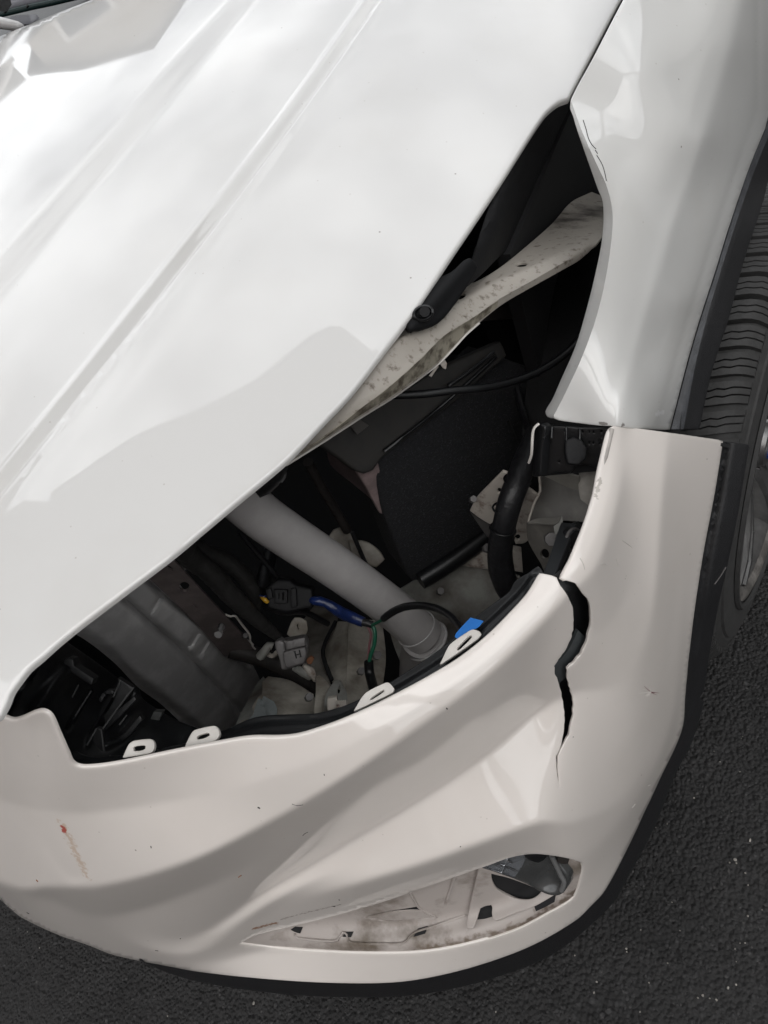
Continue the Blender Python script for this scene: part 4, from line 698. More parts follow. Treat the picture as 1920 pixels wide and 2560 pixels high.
# -- scuffs and flecks on the bumper skin
def onb(x, y, off=-.0004): return W(x, y, float(bump_dep(np.array([float(x)]), np.array([float(y)]))[0])+off)
stain_or_shade(M['bumper'], onb(157, 2062), onb(215, 2190), .016, (.50, .33, .20), 260, (.60, .76), .55)
stain_or_shade(M['bumper'], onb(157, 2068), onb(160, 2080), .006, (.45, .05, .03), 300, (.48, .60), .9)
stain_or_shade(M['bumper'], onb(635, 2322), onb(690, 2308), .008, (.30, .13, .05), 300, (.50, .62), .9)
stain_or_shade(M['bumper'], onb(700, 2300), onb(850, 2262), .006, (.20, .15, .12), 300, (.60, .70), .6)
stain_or_shade(M['bumper'], onb(1500, 1200), onb(1490, 1240), .006, (.25, .22, .18), 300, (.52, .62), .6)
for c_, r_ in (((1626, 1730), 26),):
    for k in range(11):
        a = rng.uniform(0, 6.28); r1 = r_*rng.uniform(.5, 1.2); tube('chip_crack', [onb(c_[0]+r1*.15*math.cos(a), c_[1]+r1*.15*math.sin(a)), onb(c_[0]+r1*math.cos(a), c_[1]+r1*math.sin(a)*.8)], [.00045, .00015], M['pinkwire'] if k % 4 == 0 else M['tab'], bumper, 5, world=True, step=.01)
for l_, w_ in (([(730, 2010), (743, 2014), (758, 2012)], .0004), ([(757, 2089), (762, 2084), (770, 2080)], .0006), ([(596, 2193), (603, 2188)], .0011), ([(644, 2018), (650, 2021)], .001), ([(91, 2199), (95, 2204)], .0013), ([(67, 2281), (73, 2284)], .001), ([(122, 2362), (125, 2364)], .0009), ([(832, 2265), (838, 2266)], .0009), ([(388, 2376), (396, 2377)], .0008), ([(377, 2115), (378, 2120)], .0007), ([(1150, 2116), (1152, 2117)], .0009), ([(847, 2249), (849, 2250)], .0009), ([(450, 2346), (452, 2347)], .0009), ([(1116, 1770), (1118, 1773)], .0009), ([(810, 1935), (811, 1939)], .0006)):
    tube('stone_chip', [onb(x, y, -.0001) for x, y in l_], w_*.6, M['rust'] if w_ > .001 else BR, bumper, 5, world=True, step=.004)
for l_ in ([(1450, 1395), (1458, 1410), (1462, 1425)], [(1540, 1395), (1545, 1415)], [(1556, 1350), (1580, 1368)], [(1500, 1412), (1508, 1408), (1518, 1412)], [(1620, 1965), (1626, 1962)], [(1580, 2020), (1588, 2010)]):
    tube('scratch', [onb(x, y, -.0001) for x, y in l_], .00035, M['tab'], bumper, 4, world=True, step=.004)
def onf(x, y, off=-.0004): return W(x, y, float(fend_full(np.array([float(x)]), np.array([float(y)]))[0])+off)
for l_ in ([(1458, 300), (1466, 325), (1471, 345), (1480, 362), (1490, 372)], [(1492, 388), (1505, 410), (1512, 432), (1516, 452)], [(1488, 375), (1494, 384)]):
    tube('paint_crack', [onf(x, y) for x, y in l_], .00028, M['void'], fender, 5, world=True, step=.004)
stain_or_shade(M['fender'], onf(1640, 1036), onf(1660, 1030), .007, (.85, .85, .85), 300, (.55, .62), .8)
stain_or_shade(M['fender'], onf(1500, 1058), onf(1560, 1062), .004, (.12, .10, .09), 260, (.50, .60), .8)
# ------------------------------------------------------------------ fog-lamp pocket
_fl = smooth_poly([(560, 2368), (650, 2368), (720, 2376), (820, 2383), (930, 2387), (1040, 2385), (1120, 2375), (1220, 2351), (1300, 2323), (1370, 2286), (1418, 2259), (1442, 2238), (1455, 2205), (1462, 2165)], 10, closed=False)
def pk_dep(x, y):
    s = segdist(_fl, x, y, False); s = np.where(inside(_fogup, x, y), s, 0); return bump_dep(x, y)+.005+.050*sst(s, 4, 95)
_fogup = np.array(list(map(tuple, _fl))+[(1500, 2140), (1560, 1900), (560, 1900)])
FB = [(560, 2368), (600, 2335), (740, 2285), (900, 2240), (1060, 2185), (1230, 2130), (1330, 2105), (1440, 2110), (1485, 2140), (1475, 2220), (1450, 2265), (1390, 2310), (1300, 2345), (1180, 2382), (1040, 2402), (900, 2404), (760, 2398), (640, 2385)]
def sq(o, *p): return Q(o, *p)
pk = panel('fog_pocket', FB, pk_dep, M['pocket'], car, step=7, holes=[sq(ZF, (355, 430), (372, 418), (402, 420), (392, 444), (375, 440)), sq(ZF, (557, 455), (570, 438), (600, 437), (590, 457)), sq(ZF, (835, 455), (852, 425), (892, 414), (880, 442)), sq(ZF, (752, 357), (850, 341), (868, 360), (770, 362))], thick=.003, sharp=30)
def onp(x, y): return W(x, y, float(pk_dep(np.array([float(x)]), np.array([float(y)]))[0]))
stain_or_shade(M['pocket'], onp(1060, 2372), onp(1330, 2305), .020, (.13, .095, .065), 110, (.50, .74), .85)
stain_or_shade(M['pocket'], onp(1330, 2305), onp(1450, 2220), .024, (.10, .07, .05), 110, (.46, .70), .9)
stain_or_shade(M['rail'], W(1520, 510, .88), W(1420, 530, .82), .06, (.045, .038, .032), 40, (.42, .80), .95)  # fender's shade over the rail's upper end, put into the colour
pk['label'] = 'dirty white pocket of the missing fog-lamp cover with black slots'
for q in (((355, 430), (372, 418), (402, 420), (392, 444), (375, 440)), ((557, 457), (570, 438), (600, 437), (590, 459)), ((835, 457), (852, 425), (892, 414), (880, 444)), ((752, 357), (850, 341), (868, 360), (770, 365))):
    panel('pocket_slot', Q(ZF, *q), lambda x, y: pk_dep(x, y)-.0012, M['void'], pk, 5, thick=.0008)
for q in ([(372, 444), (385, 462), (520, 474), (545, 458), (560, 440), (575, 448), (580, 470), (600, 480), (700, 484), (790, 482), (815, 462), (840, 440), (900, 420), (1040, 372)], [(640, 380), (700, 390), (760, 396), (870, 384), (925, 380), (860, 345), (820, 282)], [(960, 330), (1000, 210)]):
    tube('pocket_bead', [W(x, y, float(pk_dep(np.array([x]), np.array([y]))[0])-.0005) for x, y in Q(ZF, *q)], .0016, M['pocket'], pk, 6, step=.006, world=True)
panel('pocket_fold', Q(ZF, (655, 383), (760, 362), (860, 358), (905, 378), (770, 393)), lambda x, y: pk_dep(x, y)-.006, M['pocket'], pk, 6, thick=.002)
rp_o = Q(K7, (235, 330), (330, 355), (700, 470), (1000, 600), (1140, 625), (880, 775), (640, 860), (430, 945), (395, 925), (385, 860), (390, 800), (375, 768), (300, 780), (235, 810), (190, 930), (150, 1035), (90, 1040), (85, 1000), (150, 700))
panel('lamp_mount_plate', rp_o, lambda x, y: pk_dep(x, y)-.010, M['pocket'], car, step=6, holes=[Q(K7, (362, 395), (600, 455), (985, 600), (930, 660), (850, 705), (740, 712), (620, 690), (440, 600), (385, 520), (365, 450))], thick=.003, r=.001)
panel('mount_slot', Q(K7, (235, 815), (300, 775), (375, 768), (388, 800), (380, 905), (290, 930), (200, 940)), lambda x, y: pk_dep(x, y)-.002, M['void'], car, 6, thick=.002)
panel('mount_slot', Q(K7, (875, 775), (1140, 628), (1120, 735), (1000, 800), (900, 845)), lambda x, y: pk_dep(x, y)-.004, M['void'], car, 6, thick=.002)
panel('pocket_hollow', Q(K7, (330, 380), (1050, 580), (900, 740), (600, 730), (350, 560)), lambda x, y: pk_dep(x, y)-.003, M['void'], car, 8, thick=.002)
DK = mat('dark_grimy_plastic', (.05, .042, .038), .6, noise=.5, nscale=30)
panel('pocket_corner', Q(K7, (1180, 150), (1480, 180), (1530, 260), (1470, 420), (1400, 560), (1280, 660), (1180, 640), (1250, 450), (1150, 250)), lambda x, y: bump_dep(x, y)+.024, DK, car, 7, thick=.003)
lamp = panel('fog_lamp', Q(K7, (240, 310), (380, 255), (560, 200), (740, 150), (1080, 150), (1150, 300), (1240, 430), (1245, 520), (1200, 610), (1140, 632), (1000, 600), (700, 475), (400, 365)), lambda x, y: pk_dep(x, y)-.022, mat('smoky_lamp_body', (.06, .062, .062), .25, coat=.4, noise=.3, nscale=30), car, 6, thick=.02, r=.003)
lamp['label'] = 'smoky clear fog lamp hanging in its pocket'
panel('lamp_glass', Q(K7, (260, 300), (560, 205), (770, 170), (760, 260), (650, 440), (470, 385)), lambda x, y: pk_dep(x, y)-.026, M['lens'], lamp, 6, thick=.002)
panel('lamp_shroud', Q(K7, (760, 150), (1060, 150), (1000, 230), (930, 270), (830, 240), (770, 200)), lambda x, y: pk_dep(x, y)-.027, M['black'], lamp, 6, thick=.003)
for q in ([(380, 262), (520, 305), (665, 366)], [(500, 385), (545, 270)], [(555, 228), (615, 268)], [(262, 318), (420, 365), (640, 440)]):
    tube('lamp_glint_rib', [W(x, y, float(pk_dep(np.array([x]), np.array([y]))[0])-.0285) for x, y in Q(K7, *q)], .0011, M['chrome'], lamp, 6, step=.006, world=True)
tube('lamp_rim', [W(x, y, float(pk_dep(np.array([x]), np.array([y]))[0])-.026) for x, y in Q(K7, (1085, 190), (1150, 320), (1200, 430), (1235, 500), (1200, 600))], .0028, mat('lamp_rim_grey', (.12, .12, .12), .4), lamp, 8, step=.006, world=True)
tube('adjuster_screw', [W(*Q(K7, (1330, 330))[0], float(bump_dep(np.array([1430.]), np.array([2170.]))[0])+.02), W(*Q(K7, (1350, 390))[0], float(bump_dep(np.array([1430.]), np.array([2170.]))[0])+.012)], .0055, M['black'], car, 8)

# ------------------------------------------------------------------ wheel-arch cladding and lower lip
fr_edge = [(1925, 290), (1873, 419), (1823, 565), (1788, 678), (1750, 796), (1718, 906), (1675, 1073)]
CU = [(2110, -200), (2010, 50)]+fr_edge+[(1748, 1070), (1778, 932), (1823, 789), (1854, 669), (1889, 558), (1910, 492), (1921, 447), (1990, 250), (2100, 50), (2230, -150)]
cc = [(x, y, arch_z(x, y, .404)+.002) for x, y in fr_edge]+[(x, y, arch_z(x, y, .366)) for x, y in [(1748, 1068), (1778, 932), (1823, 789), (1854, 669), (1889, 558), (1921, 447)]]
cc += zc([(2110, -200, .655), (2010, 50, .715), (2100, 50, .68), (2230, -150, .62)])
clad_dep = Dep(cc, .0005)
def clad_u(x, y):
    ex = np.interp(y, [290, 419, 565, 678, 796, 906, 1073], [1925, 1873, 1823, 1788, 1750, 1718, 1675]); w = np.asarray(x)-ex
    return clad_dep(x, y)-.006*sst(w, 0, 22)
panel('arch_cladding', CU, clad_u, M['cladding'], car, step=10, thick=.006, r=.002)['label'] = 'black textured cladding over the front wheel'
ew = [(x+3, y) for x, y in fr_edge]; we = [18, 16, 15, 14, 17, 22, 34]
panel('worn_cladding_edge', ew+[(x+w, y) for (x, y), w in list(zip(fr_edge, we))[::-1]], lambda x, y: clad_u(x, y)-.0032, M['cladding_worn'], car, step=7, thick=.001)
br_edge = [(1807, 1108), (1785, 1242), (1759, 1379), (1737, 1521), (1721, 1654), (1713, 1740), (1706, 1820)]
CLo = br_edge+[(1719, 1805), (1748, 1745), (1759, 1727), (1769, 1663), (1785, 1568), (1797, 1508), (1823, 1391), (1842, 1296), (1864, 1163), (1872, 1114)]
cc2 = [(x, y, float(bump_dep(np.array([x]), np.array([y]))[0])+.002) for x, y in [(1807, 1106), (1785, 1242), (1759, 1379), (1737, 1521), (1721, 1654), (1706, 1810)]]+[(x, y, arch_z(x, y, .372)) for x, y in [(1872, 1114), (1864, 1163), (1842, 1296), (1823, 1391), (1797, 1508)]]
cc2 += zc([(1785, 1568, .42), (1769, 1663, .36), (1748, 1743, .31)])
cl_dep = Dep(cc2, .0005)
def clad_l(x, y):
    ex = np.interp(y, [1106, 1242, 1379, 1521, 1654, 1810], [1807, 1785, 1759, 1737, 1721, 1706]); w = np.asarray(x)-ex
    return cl_dep(x, y)+.003*np.exp(-((w-8)/4)**2)-.007*sst(w, 10, 26)
panel('bumper_cladding', CLo, clad_l, M['cladding'], car, step=9, thick=.006, r=.0015)['label'] = 'black textured cladding beside the cracked bumper'
tube('cladding_scratch', [W(x, y, float(clad_l(np.array([x]), np.array([y]))[0])-.0008) for x, y in Q(ZU, (525, 1140), (570, 1080), (615, 1005))], .0006, M['connector'], car, 5, world=True, step=.004)
panel('cladding_end_cap', [(1760, 1100), (1808, 1108), (1872, 1114), (1874, 1122), (1812, 1118)], lambda x, y: cl_dep(x, y)-.004, GB, car, 6, thick=.003)
# lip under the bumper
lipu = [(1719, 1800), (1706, 1822), (1649, 1947), (1575, 2106), (1513, 2222), (1478, 2261), (1439, 2297), (1331, 2359), (1203, 2407), (1075, 2439), (973, 2452), (820, 2452), (660, 2442), (500, 2426), (350, 2398)]
lipl = [(350, 2402), (420, 2432), (500, 2455), (660, 2480), (820, 2492), (973, 2492), (1090, 2480), (1225, 2448), (1360, 2398), (1423, 2358), (1478, 2312), (1532, 2258), (1575, 2184), (1633, 2075), (1690, 1933), (1725, 1867), (1752, 1789), (1760, 1757), (1748, 1743)]
lc = [(x, y, float(bump_dep(np.array([x]), np.array([y-6]))[0])+.009) for x, y in lipu[1:]]+zc([(420, 2432, .255), (500, 2455, .235), (660, 2480, .21), (820, 2492, .205), (973, 2492, .205), (1225, 2448, .21), (1423, 2358, .205), (1532, 2258, .20), (1633, 2075, .205), (1690, 1933, .215), (1725, 1867, .225), (1752, 1789, .24)])
lip_dep = Dep(lc, .0005)
panel('bumper_lip', lipu+lipl, lip_dep, M['cladding'], car, step=10, thick=.006, r=.002)['label'] = 'black textured lip under the bumper'

# ------------------------------------------------------------------ engine-bay shell (keeps the inside dark from every side)
def quad(name, a, b, c, d, m_, par=None):
    return finish(name, [a, b, c, d], [(0, 1, 2, 3)], m_, par or car, False)
def slab(name, lo, hi, m_, par=None, bev=0):
    lo = np.array(lo, float); hi = np.array(hi, float); c = (lo+hi)/2; h = (hi-lo)/2
    return boxm(name, c, (h[0], 0, 0), (0, h[1], 0), (0, 0, h[2]), m_, par or car, bev)
slab('bay_floor', (-.75, .16, .17), (.70, 1.20, .19), M['void'])
slab('bay_wall', (-.77, .10, .19), (-.75, 1.2, .98), M['void'])
slab('bay_firewall', (-.75, 1.20, .17), (.70, 1.22, 1.02), M['void'])
slab('bay_wall', (.60, .62, .19), (.615, 1.2, .85), M['void'])
slab('bay_front_wall', (-.75, .12, .19), (.20, .135, .82), M['void'])
panel('splash_guard', [(-200, 2100), (200, 2230), (700, 2360), (1100, 2330), (1400, 2180), (1550, 1900), (1620, 1500), (1600, 1250), (1400, 1500), (1000, 1900), (300, 2000), (-200, 1900)], zc([(0, 2100, .19), (700, 2300, .19), (1400, 2150, .20), (1550, 1700, .20), (1600, 1300, .25)]), M['void'], car, 40, thick=.004)

# ------------------------------------------------------------------ wheel
WC = np.array([.865, .828, .34]); TR = .34
wheel = bpy.data.objects.new('wheel', None); COL.objects.link(wheel); wheel.parent = car; wheel['label'] = 'front wheel with scuffed alloy rim and curb damage'
wheel.empty_display_size = .1
def lathe(name, prof, m_, par, n=128, close=False):
    """profile of (x inward from the outer face, radius) turned about the axle"""
    V = []; Fc = []; k = len(prof)
    for i in range(n):
        a = 2*math.pi*i/n
        for x, r_ in prof: V.append((-x, r_*math.cos(a), r_*math.sin(a)))
    for i in range(n):
        j = (i+1) % n
        for q in range(k-1): Fc.append((i*k+q, j*k+q, j*k+q+1, i*k+q+1))
        if close: Fc.append((i*k+k-1, j*k+k-1, j*k, i*k))
    return finish(name, V, Fc, m_, par, True, 40)
wheel.location = WC-np.array(car.location)*0; wheel.location = tuple(WC-np.array([0, .8, 0])); wheel.rotation_euler.z = math.radians(-8)
tyre = lathe('tyre', [(.012, .222), (.004, .232), (.000, .250), (-.002, .275), (.002, .292), (.0055, .294), (.004, .298), (.010, .312), (.020, .324), (.030, .3285), (.060, .331), (.110, .332), (.170, .331), (.200, .325), (.215, .30), (.218, .26), (.205, .222)], M['rubber'], wheel)
lathe('rim_protector', [(-.001, .240), (-.006, .243), (-.006, .247), (-.001, .250)], M['rubber'], wheel)
# tread blocks: one pitch of three ribs split by zigzag sipes, copied round the tyre
NP = 62; pw = 2*math.pi/NP
def tread_pitch():
    V = []; Fc = []; nx = 12
    def rad(x): return float(np.interp(x, [.004, .010, .020, .032, .05, .11, .17, .20], [.309, .3215, .3335, .3385, .340, .3405, .340, .336]))
    def cur(x): return -.030*max(0, (.16-x)/.16)**2.0                 # grooves sweep backwards towards the shoulder
    for k in range(3):
        s0 = .0080/.34+k*(pw-.0080/.34)/3; s1 = .0080/.34+(k+1)*(pw-.0080/.34)/3-(.0021/.34 if k < 2 else 0)
        b = len(V)
        for i in range(nx*2+1):
            x = .008+(.195-.008)*i/(nx*2); z0 = (.0019 if i % 2 else 0)/.34 if (k > 0 and x > .022) else 0; z1 = (.0019 if i % 2 else 0)/.34 if (k < 2 and x > .022) else 0
            for s in (s0+z0, s1+z1):
                for dr in (0, -.009):
                    a = s+cur(x)/.34; r_ = rad(x)+dr; V.append((-x, r_*math.cos(a), r_*math.sin(a)))
        for i in range(nx*2):
            p = b+i*4; q = p+4
            Fc += [(p, p+2, q+2, q), (p+1, q+1, q+3, p+3), (p, q, q+1, p+1), (p+2, p+3, q+3, q+2)]
        Fc += [(b, b+1, b+3, b+2), (b+nx*8, b+nx*8+2, b+nx*8+3, b+nx*8+1)]
    return V, Fc
tv, tf = tread_pitch(); tb = finish('tread_block', tv, tf, M['rubber'], wheel, True, 30)
for k in range(1, NP):
    c = tb.copy(); c.rotation_euler.x = k*pw; COL.objects.link(c); c.parent = wheel
lathe('rim', [(.004, .232), (.000, .226), (.004, .218), (.012, .212), (.02, .205), (.05, .195), (.12, .19), (.20, .20)], M['rim'], wheel)
lathe('rim_lip', [(-.001, .236), (-.003, .228), (.001, .219), (.006, .216)], M['rim_scuffed'], wheel)
lathe('brake_disc', [(.10, .03), (.10, .15), (.115, .15)], M['galv'], wheel)
def spoke(ang, w0, w1, off):
    V = []; Fc = []
    pr = [(.048, .030, .022), (.085, .020, .018), (.130, .010, .015), (.175, .004, .013), (.212, .004, .014)]
    for i, (r_, x, hw) in enumerate(pr):
        o_ = off*(r_-.03)/.18
        for u, dx in ((-hw*w0, .004), (-hw*w1, -.002), (hw*w1, -.002), (hw*w0, .004), (hw*w0, .03), (-hw*w0, .03)):
            y, z = r_, u+o_; V.append((-(x+dx), y*math.cos(ang)-z*math.sin(ang), y*math.sin(ang)+z*math.cos(ang)))
    n = 6
    for i in range(len(pr)-1):
        for j in range(n): Fc.append((i*n+j, i*n+(j+1) % n, (i+1)*n+(j+1) % n, (i+1)*n+j))
    Fc += [tuple(range(n))[::-1], tuple((len(pr)-1)*n+j for j in range(n))]
    return V, Fc
for k in range(5):
    a = math.radians(-75+72*k)
    for s in (-1, 1):
        v_, f_ = spoke(a, 1, .6, s*.03); sp = finish('spoke', v_, f_, M['rim'], wheel, False)
        sp.data.materials.append(M['rim_bright']); sp.data.polygons[1+6*2].material_index = 1 if s > 0 else 0; sp.data.polygons[1+6*3].material_index = 1
lathe('hub_cap', [(.030, .0), (.012, .0), (.010, .02), (.014, .032), (.03, .036), (.05, .055)], M['rim'], wheel, 48)
bd = finish('hub_badge', [(.0, 0, 0)]+[(.0, .024*math.cos(a), .0135*math.sin(a)) for a in np.linspace(0, 2*math.pi, 28, endpoint=False)]+[(-.006, .024*math.cos(a), .0135*math.sin(a)) for a in np.linspace(0, 2*math.pi, 28, endpoint=False)],
            [(0, 1+i, 1+(i+1) % 28) for i in range(28)]+[(1+i, 29+i, 29+(i+1) % 28, 1+(i+1) % 28) for i in range(28)], M['logo'], wheel, False)
bd.location = (-.008, 0, 0)
ringm = tube('badge_ring', [(-.0075, .0245*math.cos(a), .014*math.sin(a)) for a in np.linspace(0, 2*math.pi, 33)], .0012, M['chrome'], wheel, 6, step=.003, world=True, cap=False)
for k in range(5):
    a = math.radians(-40+72*k); p0 = np.array([-.034, .037*math.cos(a), .037*math.sin(a)]); tube('wheel_nut', [p0, p0+np.array([.014, 0, 0])], .007, M['chrome'], wheel, 6, step=.02, world=True)
# wheel well
V = []; Fc = []
for i in range(37):
    a = math.radians(-12+(210)*i/36)
    for x in (.60, .775): V.append((x, .828-.40*math.cos(a), .34+.40*math.sin(a)))
for i in range(36): Fc.append((2*i, 2*i+1, 2*i+3, 2*i+2))
finish('wheel_well_liner', V, Fc, M['black_dull'], car, True)

# ------------------------------------------------------------------ cowl, wiper and windscreen behind the hood
def at_d(q, d): return [(x, y, d) for x, y in q]
ws = panel('windscreen', [(-900, 420), (-300, 190), (0, 60), (150, 10), (330, -60), (600, -160), (700, -700), (-1000, -300)], [(0, 60, 1.42), (330, -60, 1.40), (0, -300, 1.75)], M['glass'], car, 60, thick=.005)
ws['label'] = 'windscreen glass reflecting pale sky'
panel('cowl', [(-900, 480), (-300, 225), (0, 95), (149, 40), (228, 10), (420, -60), (700, -150), (700, -190), (300, -45), (180, 0), (60, 28), (0, 45), (-300, 150), (-900, 400)], [(0, 60, 1.40), (228, 0, 1.33), (0, 95, 1.37)], M['black'], car, 30, thick=.01)
CG = mat('pale_grey_cowl_plastic', (.30, .30, .33), .3, noise=.15, nscale=20)
panel('cowl_grille', [(-200, 105), (-60, 62), (0, 43), (22, 45), (30, 40), (60, 37), (92, 36), (97, 46), (85, 55), (60, 61), (30, 52), (0, 47), (-100, 75)], [(0, 50, 1.36)], CG, car, 12, thick=.006)
tube('wiper_blade', [(-250, 105, 1.33), (-60, 37, 1.33), (0, 20, 1.33), (60, 3, 1.33), (160, -22, 1.33), (330, -70, 1.32)], .011, CG, car, 8, step=.05)
tube('wiper_rubber', [(-250, 120, 1.325), (-60, 52, 1.325), (0, 36, 1.325), (80, 17, 1.325), (190, -8, 1.325), (330, -55, 1.32)], .005, mat('wiper_rubber_green_black', (.012, .03, .03), .4), car, 8, step=.05)
tube('wiper_arm', [(-200, 30, 1.31), (-60, 46, 1.31), (0, 57, 1.31), (45, 66, 1.31), (58, 70, 1.315)], [.010, .010, .0095, .008, .005], M['galv'], car, 10, step=.03)
for k in range(2): blk('wiper_rivet', [(8+k*56, 27-k*14), (12+k*56, 24-k*14), (14+k*56, 27-k*14), (10+k*56, 31-k*14)], 1.318, M['black'], .003)
# ------------------------------------------------------------------ ground
gm = mat('dark_asphalt', (.024, .0235, .0245), .62, noise=0, spec=.35)
t = gm.node_tree; n = t.nodes; b = n['Principled BSDF']; g = n.new('ShaderNodeNewGeometry')
v1 = n.new('ShaderNodeTexVoronoi'); v1.inputs['Scale'].default_value = 165; v1.feature = 'SMOOTH_F1'; v1.inputs['Smoothness'].default_value = .35
n1 = n.new('ShaderNodeTexNoise'); n1.inputs['Scale'].default_value = 45; n1.inputs['Detail'].default_value = 9; n1.inputs['Roughness'].default_value = .7
n2 = n.new('ShaderNodeTexNoise'); n2.inputs['Scale'].default_value = 6; n2.inputs['Detail'].default_value = 4
for q in (v1, n1, n2): t.links.new(g.outputs['Position'], q.inputs['Vector'])
ma = n.new('ShaderNodeMath'); ma.operation = 'MULTIPLY_ADD'; ma.inputs[1].default_value = -.9
t.links.new(v1.outputs['Distance'], ma.inputs[0]); t.links.new(n1.outputs['Fac'], ma.inputs[2])
bp = n.new('ShaderNodeBump'); bp.inputs['Strength'].default_value = 1; bp.inputs['Distance'].default_value = .0075
t.links.new(ma.outputs[0], bp.inputs['Height']); t.links.new(bp.outputs['Normal'], b.inputs['Normal'])
rp = n.new('ShaderNodeValToRGB'); rp.color_ramp.elements[0].position = .25; rp.color_ramp.elements[0].color = (.006, .006, .0062, 1); rp.color_ramp.elements[1].position = .75; rp.color_ramp.elements[1].color = (.040, .039, .039, 1)
mi = n.new('ShaderNodeMath'); mi.operation = 'MULTIPLY_ADD'; mi.inputs[1].default_value = .5; t.links.new(n2.outputs['Fac'], mi.inputs[0]); 
mj = n.new('ShaderNodeMath'); mj.operation = 'MULTIPLY'; mj.inputs[1].default_value = .5; t.links.new(n1.outputs['Fac'], mj.inputs[0]); t.links.new(mj.outputs[0], mi.inputs[2])
t.links.new(mi.outputs[0], rp.inputs['Fac']); t.links.new(rp.outputs['Color'], b.inputs['Base Color'])
me = bpy.data.meshes.new('asphalt_ground'); g_ = 80
me.from_pydata([(-g_, -g_, 0), (g_, -g_, 0), (g_, g_, 0), (-g_, g_, 0)], [], [(0, 1, 2, 3)]); o = bpy.data.objects.new('asphalt_ground', me); COL.objects.link(o); me.materials.append(gm); o['kind'] = 'structure'
# loose chippings of the asphalt, real stones, as one mass
V = []; Fc = []
def stone(x, y, r_, z=0):
    b0 = len(V); k = 7
    ph = rng.uniform(0, 6.28); sx, sy = rng.uniform(.7, 1.3, 2)
    for j, (rr, hh) in enumerate(((1, .0), (.85, .5), (.35, .85))):
        for i in range(k):
            a = ph+2*math.pi*i/k; q = r_*rr*rng.uniform(.8, 1.15); V.append((x+q*sx*math.cos(a), y+q*sy*math.sin(a), z+r_*hh*.8))
    for j in range(2):
        for i in range(k): Fc.append((b0+j*k+i, b0+j*k+(i+1) % k, b0+(j+1)*k+(i+1) % k, b0+(j+1)*k+i))
    Fc.append(tuple(b0+2*k+i for i in range(k)))
for _ in range(16000):
    px, py = rng.uniform(-150, 2100), rng.uniform(1450, 2750)
    k = rays(px, py); d = CAM[2]/-k[2]; p = CAM+k*d
    stone(p[0], p[1], abs(rng.normal(.0014, .0009))+.0007, -.0012)
ch = finish('asphalt_chippings', V, Fc, mat('chipping_black', (.020, .0195, .020), .6, col2=(.045, .043, .042), nscale=130, c2range=(.40, .42), spec=.4), None, False); ch['kind'] = 'stuff'
# pale crumbs lying on the asphalt
V = []; Fc = []
crumbs = [(1875, 2101, 4), (1838, 2150, 3.4), (1841, 2158, 2.6), (1824, 2157, 2.6), (1870, 2213, 2.2), (1869, 2290, 2.4), (1791, 2500, 2.8), (1668, 2060, 2), (1735, 1995, 2), (1602, 2325, 2.2), (1700, 2327, 1.8), (1492, 2455, 2.4), (1485, 2482, 2.4), (1437, 2389, 2), (1757, 2489, 2.4), (1745, 2495, 2.2), (1774, 2496, 2), (1820, 2470, 3), (1840, 2462, 2.4), (1850, 2358, 1.8), (1905, 2275, 1.8), (635, 2508, 3.6), (70, 2330, 2), (100, 2370, 2), (1600, 2530, 2), (1669, 2408, 1.6), (1566, 2372, 2.6), (1567, 2380, 2), (1863, 2183, 2), (1800, 1905, 1.4), (1850, 1930, 1.4), (420, 2540, 2), (1240, 2530, 1.8)]
for x, y, s_ in crumbs:
    k = rays(x, y); p = CAM+k*(CAM[2]/-k[2]); stone(p[0], p[1], s_*.00062, .001)
for _ in range(18):
    px, py = rng.uniform(1300, 1950), rng.uniform(1700, 2600); k = rays(px, py); p = CAM+k*(CAM[2]/-k[2]); stone(p[0], p[1], rng.uniform(.0006, .0012), .001)
ch = finish('pale_grit', V, Fc, mat('pale_grit_stone', (.34, .32, .29), .6, noise=.4, nscale=200), None, False); ch['kind'] = 'stuff'

# ------------------------------------------------------------------ what the paint reflects: unseen canopy, houses (some added, unseen), shop wall
CAN_Z = 3.0
def slab_poly(name, pts, z0, z1, m_, par):
    n_ = len(pts); V = [(x, y, z0) for x, y in pts]+[(x, y, z1) for x, y in pts]
    F = [tuple(range(n_))[::-1], tuple(range(n_, 2*n_))]+[(i, (i+1) % n_, n_+(i+1) % n_, n_+i) for i in range(n_)]
    return finish(name, V, F, m_, par, False)
SOF = mat('unseen_canopy_beige', (.30, .255, .225), .7, noise=.12, nscale=3)
can = empty('unseen_canopy', (0, 0, 0), 'unseen flat beige canopy on thin posts, shaped for the dark reflection in the lower hood', 'canopy')  # unseen; outline shaped to darken the lower hood's reflection
slab_poly('unseen_canopy_roof', CANP, CAN_Z, CAN_Z+.18, SOF, can)
for x, y in POSTS: tube('unseen_canopy_post', [(x, y, 0), (x, y, CAN_Z)], .06, M['galv'], can, 16, step=1, world=True)
BRK = mat('unseen_house_brick', (.20, .115, .095), .85, noise=.3, nscale=8)
PANE = mat('dark_window_pane', (.02, .022, .025), .15)
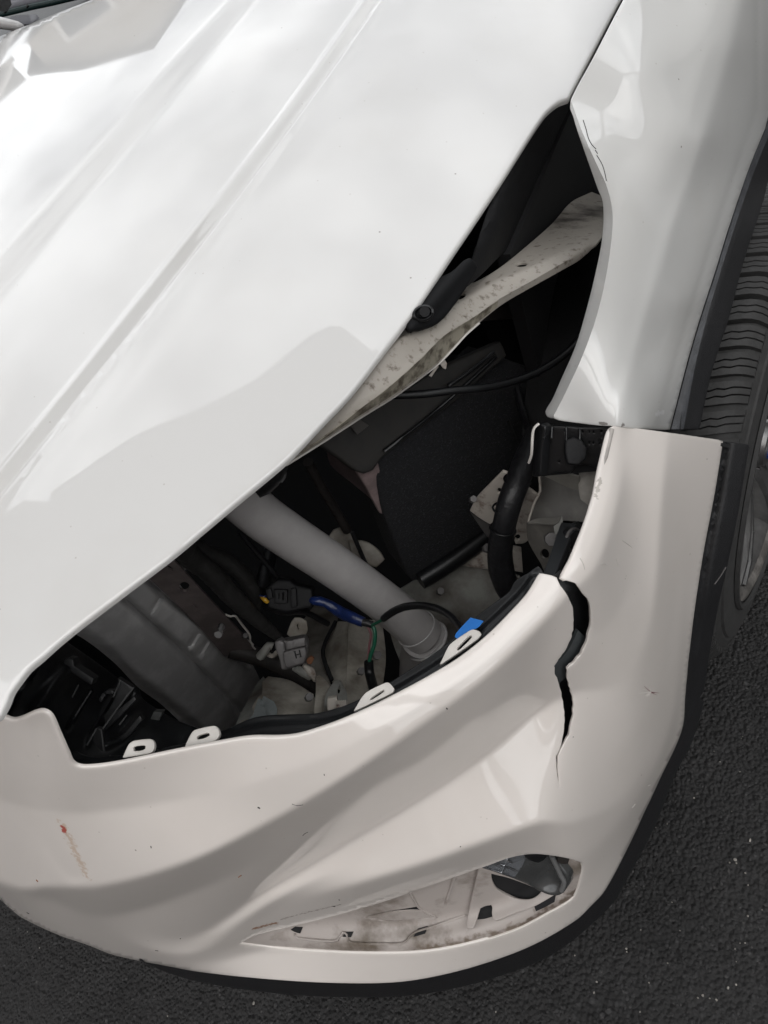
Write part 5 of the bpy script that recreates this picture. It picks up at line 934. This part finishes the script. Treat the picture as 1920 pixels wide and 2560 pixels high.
def house(name, label, az, dist, w, h, gable, wallc, depth=6, wins=((-.25, .35), (.25, .35), (-.25, .68), (.25, .68)), cat='house', origin=(.1, .9), group=None):
    a = math.radians(az); cx, cy = origin[0]+dist*math.sin(a), origin[1]+dist*math.cos(a)
    r_ = empty(name, (cx, cy, 0), label, cat, group, rz=-a)          # local -Y looks at the car
    def P_(o): o.parent = r_; return o
    bm = bmesh.new(); hw = w/2
    vs = [(-hw, 0, 0), (hw, 0, 0), (hw, depth, 0), (-hw, depth, 0), (-hw, 0, h), (hw, 0, h), (hw, depth, h), (-hw, depth, h)]
    F = [(0, 1, 5, 4), (1, 2, 6, 5), (2, 3, 7, 6), (3, 0, 4, 7)]
    if gable: vs += [(0, 0, h+gable), (0, depth, h+gable)]; F += [(4, 5, 8), (6, 7, 9)]
    else: F += [(4, 5, 6, 7)]
    finish('wall', vs, F, wallc, r_, False)
    if gable:
        rm = mat('slate_roof', (.06, .06, .065), .7, noise=.3, nscale=4); e = .35
        for s in (-1, 1):
            sl_ = gable/hw
            finish('roof', [(0, -e, h+gable+.12), (s*(hw+e), -e, h-e*sl_+.12), (s*(hw+e), depth+e, h-e*sl_+.12), (0, depth+e, h+gable+.12), (0, -e, h+gable-.02), (s*(hw+e), -e, h-e*sl_-.04), (s*(hw+e), depth+e, h-e*sl_-.04), (0, depth+e, h+gable-.02)],
                   [(0, 1, 2, 3), (4, 5, 6, 7), (0, 1, 5, 4), (1, 2, 6, 5), (2, 3, 7, 6)], rm, r_, False)
    for u, v in wins:
        x, z = u*w, v*h; ww, hh = .14*w, .10*h
        f = boxm('window', (x, -.03, z), (ww, 0, 0), (0, .05, 0), (0, 0, hh), M['tab'], r_)
        boxm('pane', (x, -.085, z), (ww*.82, 0, 0), (0, .01, 0), (0, 0, hh*.82), PANE, f)
    return r_
HW = mat('cream_render', (.42, .38, .33), .8, noise=.1, nscale=2)
HG = mat('grey_render', (.30, .29, .27), .8, noise=.1, nscale=2)
house('gabled_house', 'grey gabled house with dark slate roof mirrored near the back of the hood', *H1, HW, wins=((-.22, .30), (.22, .30), (-.22, .58), (.22, .58), (-.22, .84), (.22, .84)))
house('gabled_house', 'narrow cream gabled house behind the car, straight over its fender', *H2, HW)
shop = house('low_shop', 'low flat-roofed beige shop with an octagonal sign frame', *H3, HG, wins=(), cat='shop')
house('unseen_brick_house', 'unseen brown brick house facing the front of the car, added to warm the light', 178, 9, 16, 6.2, 2.6, BRK, wins=((-.35, .3), (0, .3), (.35, .3), (-.35, .72), (0, .72), (.35, .72)))  # unseen house behind the camera, added to warm the light
house('unseen_brick_house', 'unseen brown brick house beside the passenger side of the car', -100, 10, 14, 6.0, 2.4, BRK, wins=((-.3, .3), (.3, .3), (-.3, .72), (.3, .72)))
house('unseen_grey_house', 'unseen long grey rendered house along the driver side, added to darken the fender', 62, 9, 22, 4.6, 2.2, HG, wins=((-.35, .4), (-.1, .4), (.15, .4), (.38, .4)))  # unseen house added to darken the fender's side and its reflection
oc = [(SGN[0]+SGN[2]*math.cos(math.radians(22.5+45*i)), -.12, SGN[1]+SGN[2]*math.sin(math.radians(22.5+45*i))) for i in range(8)]
sg = tube('sign_frame', oc+[oc[0]], .12, M['tab'], shop, 8, step=.4, world=True)
inv = Matrix.Translation(car.location).inverted()
for o in list(COL.objects):
    if o.parent == car and o.name != 'wheel': o.matrix_parent_inverse = inv
